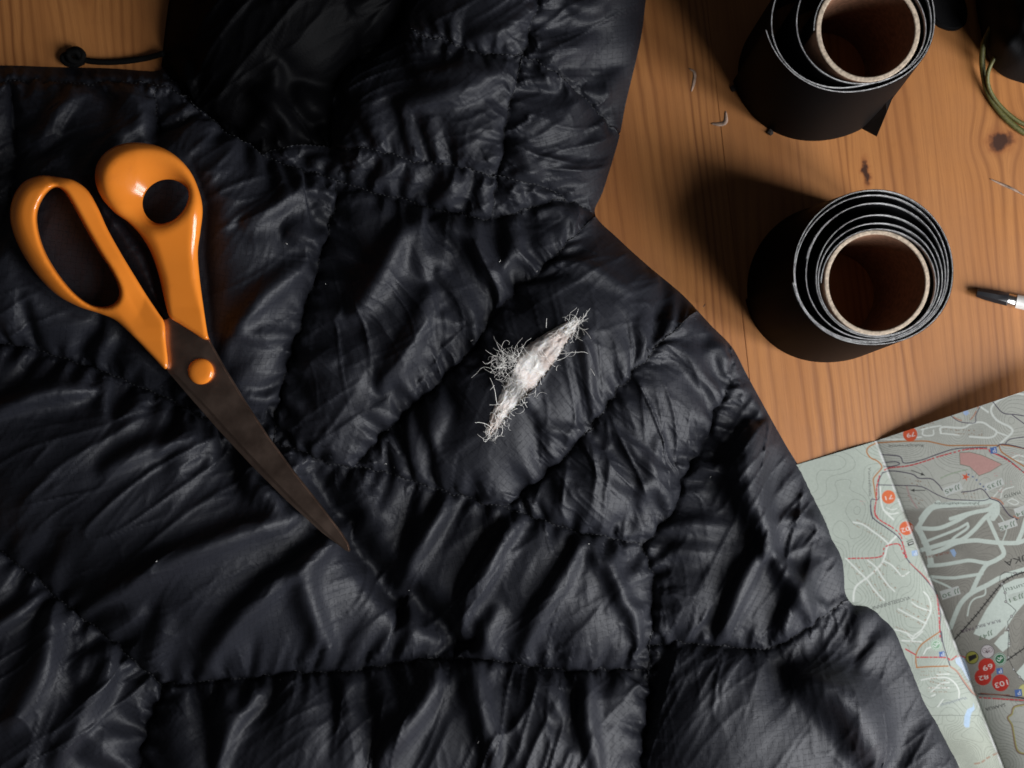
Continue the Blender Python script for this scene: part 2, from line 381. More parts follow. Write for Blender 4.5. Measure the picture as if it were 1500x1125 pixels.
def setup_level(g, dens, outl):
    nx = int((GX1 - GX0) / g) + 1; ny = int((GY1 - GY0) / g) + 1
    pts = np.concatenate([P[:, :2] for _, P, _, _ in dens] + [outl[:, :2]])
    zz = np.concatenate([P[:, 2] for _, P, _, _ in dens] + [np.zeros(len(outl))])
    tt = np.concatenate([T for _, _, T, _ in dens] + [np.gradient(outl[:, :2], axis=0)])
    tt = tt / (np.linalg.norm(tt, axis=1, keepdims=True) + 1e-9)
    isout = np.concatenate([np.zeros(sum(len(P) for _, P, _, _ in dens), bool), np.ones(len(outl), bool)])
    cr = np.concatenate([np.full(len(P), st == 0) for _, P, _, st in dens] + [np.zeros(len(outl), bool)])
    arc = np.concatenate([np.concatenate([[0], np.cumsum(np.linalg.norm(np.diff(P[:, :2], axis=0), axis=1))]) + 997.0 * (i + 1) for i, (_, P, _, _) in enumerate(dens)] + [np.arange(len(outl)) * 0.7])
    idx, D = jfa(GX0, GY0, g, nx, ny, pts)
    X, Y = np.meshgrid(GX0 + g * np.arange(nx), GY0 + g * np.arange(ny))
    inside = in_poly(X, Y, outl[::8])
    wall = D < 0.56 * g
    R = np.stack([X, Y, np.zeros_like(X)], -1).astype(np.float64)
    R[wall, 0] = pts[idx[wall], 0]; R[wall, 1] = pts[idx[wall], 1]; R[wall, 2] = zz[idx[wall]]
    return dict(g=g, nx=nx, ny=ny, R=R, D=D, idx=idx, wall=wall, inside=inside, tan=tt[idx], isout=isout[idx], crease=cr[idx], arc=arc[idx], spt=pts[idx], zseam=zz[idx])

def smoothfield(A, n):
    for _ in range(n):
        A = A.copy()
        A[1:-1, 1:-1] = 0.5 * A[1:-1, 1:-1] + 0.125 * (A[:-2, 1:-1] + A[2:, 1:-1] + A[1:-1, :-2] + A[1:-1, 2:])
    return A

# ridges traced from the photograph: (points, height, half width)
RIDGES = [
 ([(450, 690), (505, 780), (560, 848), (610, 890), (652, 930), (685, 960)], -16, 24),
 ([(560, 845), (600, 880), (630, 920), (650, 945)], 12, 16),
 ([(480, 960), (440, 900), (425, 850), (470, 800), (505, 770)], 12, 14),
 ([(300, 960), (340, 900), (400, 850), (470, 800)], 9, 16),
 ([(150, 870), (230, 820), (330, 780), (420, 760)], 10, 15),
 ([(160, 690), (220, 660), (290, 650)], 8, 12),
 ([(0, 620), (60, 590), (130, 580)], 9, 14),
 ([(860, 590), (850, 540), (845, 500)], 10, 9),
 ([(620, 120), (680, 105), (740, 95)], 9, 12),
 ([(690, 60), (740, 40), (770, 15)], 8, 10),
 ([(600, 165), (660, 140), (720, 120)], 9, 14),
 ([(790, 230), (850, 250), (880, 240)], 7, 10),
 ([(350, 330), (420, 290), (470, 280)], 9, 12),
 ([(330, 480), (380, 420), (440, 380)], 8, 14),
 ([(590, 340), (560, 400), (520, 460)], 11, 16),
 ([(640, 330), (690, 360), (720, 420)], 10, 16),
 ([(560, 560), (600, 500), (620, 440)], 9, 14),
 ([(760, 350), (740, 380), (710, 410)], 8, 12),
 ([(910, 640), (950, 690), (975, 740)], 8, 10),
 ([(960, 640), (940, 690), (930, 740)], 8, 9),
 ([(1100, 640), (1090, 720), (1120, 800)], 14, 22),
 ([(1180, 900), (1140, 840), (1100, 800)], 12, 14),
 ([(1060, 930), (1080, 860), (1120, 790)], 12, 13),
 ([(1140, 940), (1160, 880), (1190, 830)], 10, 12),
 ([(760, 760), (700, 850), (680, 920)], 10, 12),
 ([(850, 800), (800, 880), (770, 940)], 10, 12),
 ([(850, 800), (900, 870), (930, 940)], 10, 11),
 ([(660, 730), (620, 790), (600, 840)], 9, 12),
 ([(80, 1110), (140, 1010), (160, 940)], 10, 14),
 ([(330, 1115), (350, 1060), (390, 1010)], 10, 12),
 ([(560, 1110), (620, 1040), (640, 985)], 10, 14),
 ([(720, 1110), (700, 1040), (690, 985)], 10, 14),
 ([(860, 1120), (850, 1060), (860, 1000)], 9, 12),
 ([(20, 1060), (60, 980), (70, 900)], 10, 16),
 ([(120, 300), (160, 230), (210, 180)], 7, 12),
 ([(1180, 1000), (1240, 1040), (1270, 1110)], 10, 30),
]

_RR = []
def rand_ridges(L):
    """smaller folds that run away from the seams, as gathered cloth does"""
    if L is not None and not _RR:
        rg = np.random.default_rng(42)
        while len(_RR) < 95:
            x, y = rg.uniform(-40, 1320), rg.uniform(-40, 1180); i, j = int((y - GY0) / L['g']), int((x - GX0) / L['g'])
            if not L['inside'][i, j] or not (12 < L['D'][i, j] < 75): continue
            if x > 960 and y > 950 and rg.random() < 0.8: continue
            t = L['tan'][i, j]; n = np.array([-t[1], t[0]]) + t * rg.normal() * 0.55; n /= np.hypot(*n); ln = rg.uniform(22, 60); b = np.array([-n[1], n[0]]) * rg.normal() * 0.18 * ln
            _RR.append(([(x - n[0] * ln, y - n[1] * ln), (x + b[0], y + b[1]), (x + n[0] * ln, y + n[1] * ln)], rg.uniform(4, 9), rg.uniform(8, 14)))
    return _RR
def simulate():
    rng = np.random.default_rng(5)
    dens = seam_dense(rng)
    outl = catmull(OUTLINE, 0.7, closed=True)
    prev = None
    for g, iters in ((14, 220), (7, 180), (14 / 3.0, 110)):
        L = setup_level(g, dens, outl); R = L['R']; nx, ny = L['nx'], L['ny']; D = L['D']
        free = L['inside'] & ~L['wall']
        w = free.astype(np.float64)
        # first guess and cloth excess
        tx, ty = L['tan'][..., 0], L['tan'][..., 1]
        crease = L['crease']; epar = 0.10 + np.where(crease, 0.02, np.where(L['isout'], -0.03, 0.17)) * np.exp(-D / 60.0); eper = 0.075 + 0 * D
        Xg, Yg = R[..., 0], R[..., 1]
        cuff = (Xg > 955) & (Yg > 945 + 0 * Xg) | (in_poly(Xg, Yg, [(954, 945), (1125, 950), (1243, 880), (1480, 900), (1480, 1300), (940, 1300)]))
        epar = np.where(cuff, 0.03, epar); eper = np.where(cuff, 0.05, eper)
        hood = in_poly(Xg, Yg, [(230, 110), (240, -150), (600, -150), (592, 0), (583, 40), (508, 102), (488, 150), (486, 217), (385, 226), (300, 168)])
        eper = np.where(hood, 0.17, eper); epar = np.where(hood, 0.10, epar)
        hem = in_poly(Xg, Yg, [(-150, 95), (230, 95), (300, 168), (228, 122), (-150, 122)]); eper = np.where(hem, 0.35, eper)
        fd = foot_dist(Xg, Yg); ceil = SCISSOR_Z - 2 + 1.2 * np.maximum(fd, 0)
        near = np.clip(1 - fd / 50, 0, 1); eper = eper * (1 - 0.35 * near)
        epar = smoothfield(epar, 6); eper = smoothfield(eper, 6)
        def rest(a, b):
            d = R[b][..., :2] - R[a][..., :2]
            t = 0.5 * (L['tan'][a] + L['tan'][b]); t = t / (np.linalg.norm(t, axis=-1, keepdims=True) + 1e-6)
            dp = (d * t).sum(-1); dn = d[..., 0] * -t[..., 1] + d[..., 1] * t[..., 0]
            ep = 0.5 * (epar[a] + epar[b]); en = 0.5 * (eper[a] + eper[b])
            base = np.sqrt((dp * (1 + ep)) ** 2 + (dn * (1 + en)) ** 2)
            dz = R[b][..., 2] - R[a][..., 2]; both = L['wall'][a] & L['wall'][b]
            return np.where(both, np.sqrt((d ** 2).sum(-1) + dz ** 2), base)
        sl = np.s_
        batches = []
        def add(a, b): batches.append((a, b, rest(a, b)))
        for o in (0, 1):
            n = (nx - o) // 2
            add(sl[:, o:o + 2 * n:2][:2] if False else (slice(None), slice(o, o + 2 * n - 1, 2)), (slice(None), slice(o + 1, o + 2 * n, 2)))
            n = (ny - o) // 2
            add((slice(o, o + 2 * n - 1, 2), slice(None)), (slice(o + 1, o + 2 * n, 2), slice(None)))
            n = (ny - o) // 2
            add((slice(o, o + 2 * n - 1, 2), slice(0, nx - 1)), (slice(o + 1, o + 2 * n, 2), slice(1, nx)))
            add((slice(o, o + 2 * n - 1, 2), slice(1, nx)), (slice(o + 1, o + 2 * n, 2), slice(0, nx - 1)))
        # ridge guide height
        guide = np.zeros((ny, nx))
        for pts, hgt, hw in RIDGES + rand_ridges(L if prev is None else None):
            P = catmull(pts, 4); dm = np.full((ny, nx), 1e9)
            x0, x1 = P[:, 0].min() - 3 * hw, P[:, 0].max() + 3 * hw; y0, y1 = P[:, 1].min() - 3 * hw, P[:, 1].max() + 3 * hw
            ix = slice(max(0, int((x0 - GX0) / g)), min(nx, int((x1 - GX0) / g) + 1)); iy = slice(max(0, int((y0 - GY0) / g)), min(ny, int((y1 - GY0) / g) + 1))
            sub = dm[iy, ix]
            for k, p in enumerate(P):
                f = math.sin(math.pi * (k + 0.5) / len(P)) ** 0.5
                sub = np.minimum(sub, np.hypot(Xg[iy, ix] - p[0], Yg[iy, ix] - p[1]) / (hw * (0.45 + 0.55 * f)))
            gg = hgt * (np.exp(-sub ** 2) - 0.55 * np.exp(-((sub - 1.7) / 0.8) ** 2))
            guide[iy, ix] += gg
        guide *= np.clip(D / 30.0, 0, 1)
        if prev is None:
            X = R.copy()
            zb = smoothfield(np.where(L['wall'], R[..., 2], L['zseam']), 40)
            X[..., 2] = np.where(L['wall'], R[..., 2], zb + 34 * (1 - np.exp(-D / 45)) + 2.0 * rng.standard_normal((ny, nx)))
            X[~L['inside'] & ~L['wall'], 2] = 0
        else:
            Xc, gc = prev
            fy = (np.arange(ny) * g / gc); fx = (np.arange(nx) * g / gc)
            iy = np.minimum(fy.astype(int), Xc.shape[0] - 2); ix = np.minimum(fx.astype(int), Xc.shape[1] - 2)
            ay = (fy - iy)[:, None, None]; axx = (fx - ix)[None, :, None]
            a = Xc[np.ix_(iy, ix)]; b = Xc[np.ix_(iy, ix + 1)]; c = Xc[np.ix_(iy + 1, ix)]; d = Xc[np.ix_(iy + 1, ix + 1)]
            X = (a * (1 - axx) + b * axx) * (1 - ay) + (c * (1 - axx) + d * axx) * ay
            X[free, 2] += 0.5 * rng.standard_normal((ny, nx))[free]
            X[~free] = R[~free]
            X[~L['inside'] & ~L['wall'], 2] = 0
        Xp = X.copy(); gprev = np.zeros_like(guide)
        w3 = w[..., None]
        for it in range(iters):
            V = (X - Xp) * 0.86; Xp = X.copy()
            X = X + V * w3
            du = np.zeros_like(X); dv = np.zeros_like(X)
            du[:, 1:-1] = X[:, 2:] - X[:, :-2]; dv[1:-1] = X[2:] - X[:-2]
            N = np.cross(du, dv); N /= np.linalg.norm(N, axis=-1, keepdims=True) + 1e-9
            N *= np.sign(N[..., 2:3] + 1e-9)
            pr = PRESS * (g / 8.0) 
            X += N * pr * w3
            # traced folds push the cloth up and down
            X[..., 2] += guide * 0.06 * w
            for a, b, Lr in batches:
                A = X[a]; B = X[b]; d = B - A; l = np.sqrt((d * d).sum(-1)) + 1e-9
                k = np.where(l > Lr, 0.95, 0.85)
                wa, wb = w[a], w[b]
                cf = (k * (l - Lr) / l / np.maximum(wa + wb, 1e-6))[..., None] * d
                X[a] += cf * wa[..., None]; X[b] -= cf * wb[..., None]
            lap = np.zeros_like(X); lap[1:-1, 1:-1] = 0.25 * (X[:-2, 1:-1] + X[2:, 1:-1] + X[1:-1, :-2] + X[1:-1, 2:]) - X[1:-1, 1:-1]
            bl = np.zeros_like(X); bl[1:-1, 1:-1] = 0.25 * (lap[:-2, 1:-1] + lap[2:, 1:-1] + lap[1:-1, :-2] + lap[1:-1, 2:]) - lap[1:-1, 1:-1]
            X -= (BEND * bl) * w3
            X[..., 2] = np.where(free, np.clip(X[..., 2], 0.4, ceil), X[..., 2])
        prev = (X, g)
    # finer sheet for the creases
    Xc, gc = prev; g = gc / 2; L = setup_level(g, dens, outl); R = L['R']; nx, ny = L['nx'], L['ny']
    fy = np.minimum(np.arange(ny) * g / gc, Xc.shape[0] - 1.001); fx = np.minimum(np.arange(nx) * g / gc, Xc.shape[1] - 1.001)
    iy = fy.astype(int); ix = fx.astype(int); ay = (fy - iy)[:, None, None]; axx = (fx - ix)[None, :, None]
    X = (Xc[np.ix_(iy, ix)] * (1 - axx) + Xc[np.ix_(iy, ix + 1)] * axx) * (1 - ay) + (Xc[np.ix_(iy + 1, ix)] * (1 - axx) + Xc[np.ix_(iy + 1, ix + 1)] * axx) * ay
    fixd = L['wall'] | ~L['inside']
    for _ in range(3):
        Y_ = X.copy(); Y_[1:-1, 1:-1] = 0.4 * X[1:-1, 1:-1] + 0.15 * (X[:-2, 1:-1] + X[2:, 1:-1] + X[1:-1, :-2] + X[1:-1, 2:]); X = np.where(fixd[..., None], X, Y_)
    cr = crinkle(ny, nx, g, rng) * np.clip((L['D'] - 2) / 16, 0, 1) ** 0.7
    fd = foot_dist(R[..., 0], R[..., 1])
    cr += 6.5 * (1 - np.exp(-L['D'] / 7.0))
    side = np.sign((R[..., 0] - L['spt'][..., 0]) * -L['tan'][..., 1] + (R[..., 1] - L['spt'][..., 1]) * L['tan'][..., 0])
    gr = rng.standard_normal(4096)
    def n1(x):
        i = np.floor(x).astype(int); f = x - i; f = f * f * (3 - 2 * f); return gr[i % 4096] * (1 - f) + gr[(i + 1) % 4096] * f
    sa = L['arc'] + 431 * side + L['D'] * 0.45 * n1(L['arc'] / 55.0 + 77 * side)
    pk = np.exp(-np.abs(n1(sa / 11.0)) * 2.6) * 5.2 * np.exp(-L['D'] / (18 + 12 * np.clip(n1(sa / 40.0 + 9), -0.8, 2))) + np.exp(-np.abs(n1(sa / 24.0 + 500)) * 3.2) * 6.0 * np.exp(-L['D'] / 42.0)
    pk = np.where(L['crease'] | L['isout'], 0, pk) * np.clip((L['D'] - 0.5) / 5.0, 0, 1)
    cr = cr + pk - 2.0
    X[..., 2] += np.where(fixd, 0, cr)
    X[..., 2] = np.where(L['inside'] & ~L['wall'], np.maximum(under_scissors(X[..., 2], fd), 0.3), X[..., 2])
    X[fixd] = R[fixd]
    return X, L, dens, outl
FOLD_DIR = [(200, 720, -35), (60, 620, -25), (110, 1010, -52), (330, 1080, -58), (600, 830, -52), (640, 1060, -75), (850, 880, -62), (380, 420, -38), (120, 220, -45), (560, 420, 65), (680, 380, 60), (640, 560, -50), (840, 560, 68), (780, 680, 60), (960, 640, 62), (920, 760, 70), (1110, 700, -75), (1100, 860, -80), (1160, 900, -60), (1200, 1060, -65), (660, 120, -30), (830, 60, -35), (820, 200, -10), (600, 260, -60), (900, 420, -40), (420, 850, -40), (380, 80, -50), (310, 30, -62), (440, 160, -30), (40, 880, -50), (250, 1000, -52), (470, 930, -62)]
def crinkle(ny, nx, g, rng):
    """sharp thin creases of crumpled nylon, running with the folds of each area"""
    angs = [-75, -52, -35, -12, 20, 66]
    X, Y = np.meshgrid(GX0 + g * np.arange(nx), GY0 + g * np.arange(ny)); out = np.zeros((ny, nx)); wsum = np.zeros((ny, nx))
    wts = []
    for a in angs:
        w_ = np.full((ny, nx), 1e-4)
        for cx, cy, ca in FOLD_DIR:
            dd = abs((ca - a + 90) % 180 - 90)
            if dd < 24: w_ += math.exp(-(dd / 14.0) ** 2) * np.exp(-((X - cx) ** 2 + (Y - cy) ** 2) / (2 * 75.0 ** 2))
        wts.append(w_ ** 1.5)
    def tex(a, lu, lv, seed):
        r_ = np.random.default_rng(seed); c_, s_ = math.cos(math.radians(a)), math.sin(math.radians(a)); gr = r_.standard_normal((256, 256))
        wx = smooth_noise((ny, nx), (9, 10), r_) * 9
        u = ((X + wx) * c_ + (Y - wx) * s_) / lu; v = (-(X + wx) * s_ + (Y + wx) * c_) / lv
        ui, vi = np.floor(u).astype(int), np.floor(v).astype(int); fu, fv = u - ui, v - vi; fu = fu * fu * (3 - 2 * fu); fv = fv * fv * (3 - 2 * fv)
        q = lambda i, j: gr[(vi + j) % 256, (ui + i) % 256]
        return (q(0, 0) * (1 - fu) + q(1, 0) * fu) * (1 - fv) + (q(0, 1) * (1 - fu) + q(1, 1) * fu) * fv
    for i, a in enumerate(angs):
        t1 = tex(a, 230, 34, 100 + i); t2 = tex(a + 13, 120, 18, 200 + i); t3 = tex(a - 22, 60, 11, 300 + i)
        m = np.clip(0.70 + 0.5 * tex(a, 110, 80, 400 + i), 0.1, 1.3)
        r1 = np.exp(-np.abs(t1) * 4.6); r2 = np.exp(-np.abs(t2) * 4.0); r3 = np.exp(-np.abs(t3) * 3.2)
        f = 6.4 * r1 * m + 4.4 * r2 * m + 1.8 * r3 * m + 1.6 * t1 + 0.7 * t2
        out += f * wts[i]; wsum += wts[i]
    out = out / wsum
    return (out - out.mean()) * 1.1
PRESS = 0.052; BEND = 0.25
JX, JL, SEAM_PTS, OUTL = simulate()
JG = JL['g']
def jacket_z(px, py):
    """height of the cloth at a place on the picture plane"""
    iy, ix = int(round((py - GY0) / JG)), int(round((px - GX0) / JG)); n = 12
    y0, x0 = max(0, iy - n), max(0, ix - n); A = JX[y0:iy + n + 1, x0:ix + n + 1]
    d = (A[..., 0] - px) ** 2 + (A[..., 1] - py) ** 2; w_ = 1 / (d + 1.5) ** 2
    return float((A[..., 2] * w_).sum() / w_.sum())

TEAR0 = [(716, 641), (722, 610), (738, 575), (752, 545), (768, 517), (790, 500), (812, 487), (836, 474), (849, 466), (845, 480), (832, 500), (815, 525), (800, 548), (780, 572), (755, 596), (735, 622)]
_ax = np.array([0.607, -0.795]); _no = np.array([0.795, 0.607]); _o = np.array([781.0, 554.0])
TEAR = [tuple(_o + _ax * ((np.array(p) - _o) @ _ax) + _no * ((np.array(p) - _o) @ _no) * 1.02) for p in TEAR0]
jacket = empty("puffer_jacket", W(500, 600)); tag(jacket, "torn black quilted down jacket spread across the table under the scissors", "jacket")
bpy.context.view_layer.update()

def build_jacket():
    X = JX.copy(); L = JL; nx, ny = L['nx'], L['ny']; wall = L['wall']; ins = L['inside']
    # panel labels by flood fill between the seams
    lab = np.zeros((ny, nx), int); cur = 0
    openc = (ins & ~wall)
    for sy in range(0, ny, 3):
        for sx in range(0, nx, 3):
            if openc[sy, sx] and lab[sy, sx] == 0:
                cur += 1; st = [(sy, sx)]; lab[sy, sx] = cur; cells = 1
                while st:
                    y, x = st.pop()
                    for yy, xx in ((y + 1, x), (y - 1, x), (y, x + 1), (y, x - 1)):
                        if 0 <= yy < ny and 0 <= xx < nx and openc[yy, xx] and lab[yy, xx] == 0:
                            lab[yy, xx] = cur; st.append((yy, xx)); cells += 1
                if cells < 60:
                    lab[lab == cur] = 0; openc &= ~((lab == 0) & openc & (np.add.outer(np.abs(np.arange(ny) - sy), np.abs(np.arange(nx) - sx)) < 2))
                    cur -= 1
    filled = lab.copy()
    for _ in range(4):
        for dy, dx in ((1, 0), (-1, 0), (0, 1), (0, -1)):
            sh = np.roll(np.roll(filled, dy, 0), dx, 1); filled = np.where(filled == 0, sh, filled)
    # rim of the tear: pull the nearest vertices onto it
    tr = catmull(TEAR, 1.0, closed=True); RX, RY = X[..., 0].copy(), X[..., 1].copy()
    tin = in_poly(RX, RY, tr)
    yy, xx = np.where((RX > 700) & (RX < 865) & (RY > 450) & (RY < 655))
    for y, x in zip(yy, xx):
        d2 = (tr[:, 0] - RX[y, x]) ** 2 + (tr[:, 1] - RY[y, x]) ** 2; k = d2.argmin()
        if d2[k] < (0.62 * JG) ** 2:
            X[y, x, :2] += tr[k, :2] - np.array([RX[y, x], RY[y, x]]); X[y, x, 2] += 1.5; tin[y, x] = False
    P = Wa(X)
    # smooth normals of the whole cloth so panels meet without a break
    gu = np.gradient(P, axis=1); gv = np.gradient(P, axis=0); N = np.cross(gv, gu); N /= np.linalg.norm(N, axis=-1, keepdims=True) + 1e-12
    tris = {}
    vid = np.arange(nx * ny).reshape(ny, nx)
    wl = wall.ravel(); lf = lab.ravel(); ff = filled.ravel(); inn = (ins | wall).ravel(); tn = tin.ravel()
    a = vid[:-1, :-1].ravel(); b = vid[:-1, 1:].ravel(); c = vid[1:, 1:].ravel(); d = vid[1:, :-1].ravel()
    diag = (wl[b] & wl[d]) & ~(wl[a] & wl[c])
    T1 = np.where(diag[:, None], np.stack([a, d, b], 1), np.stack([a, d, c], 1)); T2 = np.where(diag[:, None], np.stack([b, d, c], 1), np.stack([a, c, b], 1))
    T = np.concatenate([T1, T2])
    keep = inn[T].all(1) & ~tn[T].any(1)
    cx = L['R'][..., 0].ravel()[T].mean(1); cy = L['R'][..., 1].ravel()[T].mean(1)
    keep &= in_poly(cx, cy, OUTL[::4])
    T = T[keep]
    tl = lf[T].max(1); tl = np.where(tl == 0, ff[T].max(1), tl)
    Pf = P.reshape(-1, 3); Nf = N.reshape(-1, 3); Rf = L['R'].reshape(-1, 3)
    angs = [12, -20, 35, 5, 48, -35, 20, -8, 28, -50, 15, 40, -12]
    for k in sorted(set(tl.tolist())):
        if k == 0: continue
        Tk = T[tl == k]; used, inv = np.unique(Tk, return_inverse=True); F = inv.reshape(-1, 3)
        me = bpy.data.meshes.new("baffle"); nv, nf = len(used), len(F)
        if nf < 30: continue
        me.vertices.add(nv); me.vertices.foreach_set('co', Pf[used].ravel())
        me.loops.add(nf * 3); me.loops.foreach_set('vertex_index', F.ravel().astype(np.int32))
        me.polygons.add(nf); me.polygons.foreach_set('loop_start', np.arange(0, nf * 3, 3, dtype=np.int32)); me.polygons.foreach_set('loop_total', np.full(nf, 3, np.int32))
        me.polygons.foreach_set('use_smooth', np.ones(nf, bool)); me.update()
        uv = me.uv_layers.new(name='cloth'); an = math.radians(angs[k % len(angs)])
        q = Rf[used][F.ravel()]; u = (q[:, 0] * math.cos(an) - q[:, 1] * math.sin(an)) / 7.6; v = (q[:, 0] * math.sin(an) + q[:, 1] * math.cos(an)) / 7.6
        uv.data.foreach_set('uv', np.stack([u, v], 1).ravel().astype(np.float32))
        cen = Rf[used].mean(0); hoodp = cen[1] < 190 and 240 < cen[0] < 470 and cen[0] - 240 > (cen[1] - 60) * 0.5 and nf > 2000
        me.materials.append(M['hood_black'] if hoodp else M['nylon']); print('panel', k, nf, cen.round())
        o = bpy.data.objects.new("baffle", me); C.objects.link(o)
        o.parent = jacket; o.matrix_parent_inverse = jacket.matrix_basis.inverted()
    print("panels", cur)
build_jacket()

# tear filling, loose fibres, seam stitching, drawcord, lint
def build_filling():
    a = np.array([715.0, 641.0]); b = np.array([848.0, 467.0]); ax = (b - a) / np.linalg.norm(b - a); no = np.array([-ax[1], ax[0]]); Ln = np.linalg.norm(b - a)
    nu, nv = 90, 36; rng = np.random.default_rng(3)
    nz = smooth_noise((nu, nv), (26, 11), rng) * 1.0 + smooth_noise((nu, nv), (44, 18), rng) * 0.6
    Vv = []; F = []
    tr = catmull(TEAR, 1.0, closed=True); tu = (tr - a) @ ax / Ln; tv = (tr - a) @ no
    for i in range(nu):
        t = i / (nu - 1); c = a + ax * Ln * t
        near = np.abs(tu - t) < 0.03; lo_, hi_ = (tv[near].min(), tv[near].max()) if near.any() else (-1, 1)
        lo_ -= 3.5; hi_ += 3.5
        zl_, zh_ = jacket_z(*(c + no * lo_)), jacket_z(*(c + no * hi_))
        bulge = 3 * math.sin(math.pi * t) ** 0.5 + 9 * math.exp(-((t - 0.72) / 0.15) ** 2)
        for j in range(nv):
            f_ = j / (nv - 1); p = c + no * (lo_ + (hi_ - lo_) * f_); s_ = 2 * f_ - 1
            zz = zl_ * (1 - f_) + zh_ * f_ - 3.5 + (3.5 + bulge) * math.sin(math.pi * f_ ** 0.55) ** 0.7 + nz[i, j] * 0.6 * (1 - s_ ** 4)
            Vv.append(W(p[0] + rng.normal() * 0.4, p[1] + rng.normal() * 0.4, zz))
    for i in range(nu - 1):
        for j in range(nv - 1):
            k = i * nv + j; F.append((k, k + nv, k + nv + 1, k + 1))
    m, nt, bs = new_mat("white_wadding"); q = NT(nt)
    tc = q.n('ShaderNodeTexCoord'); f = q.noise(tc.outputs['Object'], 380, 6, 0.7)
    lowf = q.noise(tc.outputs['Object'], 75, 3, 0.5)
    wc = q.ramp(f, [(0.3, (0.52, 0.48, 0.45)), (0.62, (0.74, 0.73, 0.71))]); q.l(q.mix(q.ramp(lowf, [(0.42, (0.75, 0.75, 0.75)), (0.58, (0, 0, 0))]), wc, (0.40, 0.31, 0.27, 1)), bs.inputs['Base Color'])
    bs.inputs['Roughness'].default_value = 0.9; bs.inputs['Subsurface Weight'].default_value = 0.35
    bs.inputs['Subsurface Radius'].default_value = (0.004, 0.003, 0.002); bs.inputs['Subsurface Scale'].default_value = 0.6
    q.l(q.bump(f, 0.45, 0.0007), bs.inputs['Normal'])
    o = mesh_obj("insulation", Vv, F, m, jacket); o['label'] = "white insulation wadding bulging from the tear"
    # fibres
    Vf, Ff = [], []
    def fibre(x, y, z, ang, ln, r=0.42, curl=0.35, rise=1.0):
        n = max(8, int(ln / 3.2)); st = ln / n; pts = []; dz = rise; cv = rng.normal() * curl
        for k in range(n + 1):
            zj = jacket_z(min(max(x, 600), 1000), min(max(y, 380), 700)) + 0.8
            pts.append(W(x, y, max(z, zj))); cv = 0.8 * cv + rng.normal() * curl * 0.55
            ang += cv; x += math.cos(ang) * st; y += math.sin(ang) * st; z += dz * st * 0.6; dz -= 0.10 + rng.normal() * 0.12
        v, f_ = tube(np.array(pts), np.linspace(r, r * 0.6, len(pts)) * S, 4, False); off = len(Vf)
        Vf.extend(v); Ff.extend([tuple(i + off for i in q_) for q_ in f_])
    for k in range(70):                                             # tuft on the left rim
        g_ = rng.random(); x, y = 728 + 34 * g_ + rng.normal() * 5, 545 - 26 * g_ + rng.normal() * 6
        fibre(x, y, jacket_z(x, y) + 3 + 6 * rng.random(), math.radians(rng.normal(215, 48)), rng.uniform(8, 26) + (26 * rng.random() if k % 3 == 0 else 0), 0.24, rng.uniform(0.30, 0.62), rng.uniform(0.1, 0.9))
    for k in range(60):
        x, y = 752 + rng.normal() * 14, 540 + rng.normal() * 14
        fibre(x, y, jacket_z(x, y) + 8, rng.uniform(0, 6.28), rng.uniform(8, 26), 0.30, 0.5)
    for k in range(85):                                            # along the whole opening
        t = rng.random(); c = a + ax * Ln * t + no * rng.uniform(-1, 1) * 22 * math.sin(math.pi * t)
        fibre(c[0], c[1], jacket_z(*c) + 3 + 9 * rng.random(), rng.uniform(0, 6.28), rng.uniform(8, 30), 0.26, 0.40)
    for k in range(28):                                             # upper tip
        c = b - ax * rng.uniform(0, 34) + no * rng.normal() * 5
        fibre(c[0], c[1], jacket_z(*c) + 5, math.atan2(ax[1], ax[0]) + rng.normal() * 0.55, rng.uniform(8, 26), 0.27, 0.42)
    for k in range(28):                                             # lower tip
        c = a + ax * rng.uniform(-4, 34) + no * rng.normal() * 5
        fibre(c[0], c[1], jacket_z(*c) + 4, rng.uniform(0, 6.28), rng.uniform(8, 24), 0.27, 0.55)
    for (x, y, an, ln) in [(812, 522, 45, 32), (818, 518, 15, 44), (845, 478, 20, 28), (838, 490, 25, 18), (728, 592, 255, 40), (745, 585, 130, 30), (865, 540, 55, 12), (800, 480, 270, 14), (722, 630, 240, 30)]:
        fibre(x, y, jacket_z(x, y) + 5, math.radians(an), ln, 0.45, 0.12)
    o = mesh_obj("loose_fibre", Vf, Ff, M['fibre'], jacket); tag(o, kind='stuff')
build_filling()

def build_stitching():
    for nm, P, T, st in SEAM_PTS:
        if not st or nm in ("E",): continue
        Vv, F = [], []; d = np.concatenate([[0], np.cumsum(np.linalg.norm(np.diff(P[:, :2], axis=0), axis=1))]); s_ = 3.0
        while s_ < d[-1] - 6:
            pts = []; xm, ym = np.interp(s_ + 2.2, d, P[:, 0]), np.interp(s_ + 2.2, d, P[:, 1])
            if ((OUTL[::6, 0] - xm) ** 2 + (OUTL[::6, 1] - ym) ** 2).min() < 100: s_ += 6.6; continue
            for q_ in (0, 2.2, 4.4):
                x = np.interp(s_ + q_, d, P[:, 0]); y = np.interp(s_ + q_, d, P[:, 1]); z = np.interp(s_ + q_, d, P[:, 2])
                pts.append(W(x, y, z + (1.1 if q_ == 2.2 else 0.3)))
            v, f_ = tube(np.array(pts), 0.65 * S, 5); off = len(Vv); Vv.extend(v); F.extend([tuple(i + off for i in q_) for q_ in f_]); s_ += 6.6
        o = mesh_obj("seam_stitching", Vv, F, M['thread'], jacket); tag(o, kind='stuff')
build_stitching()

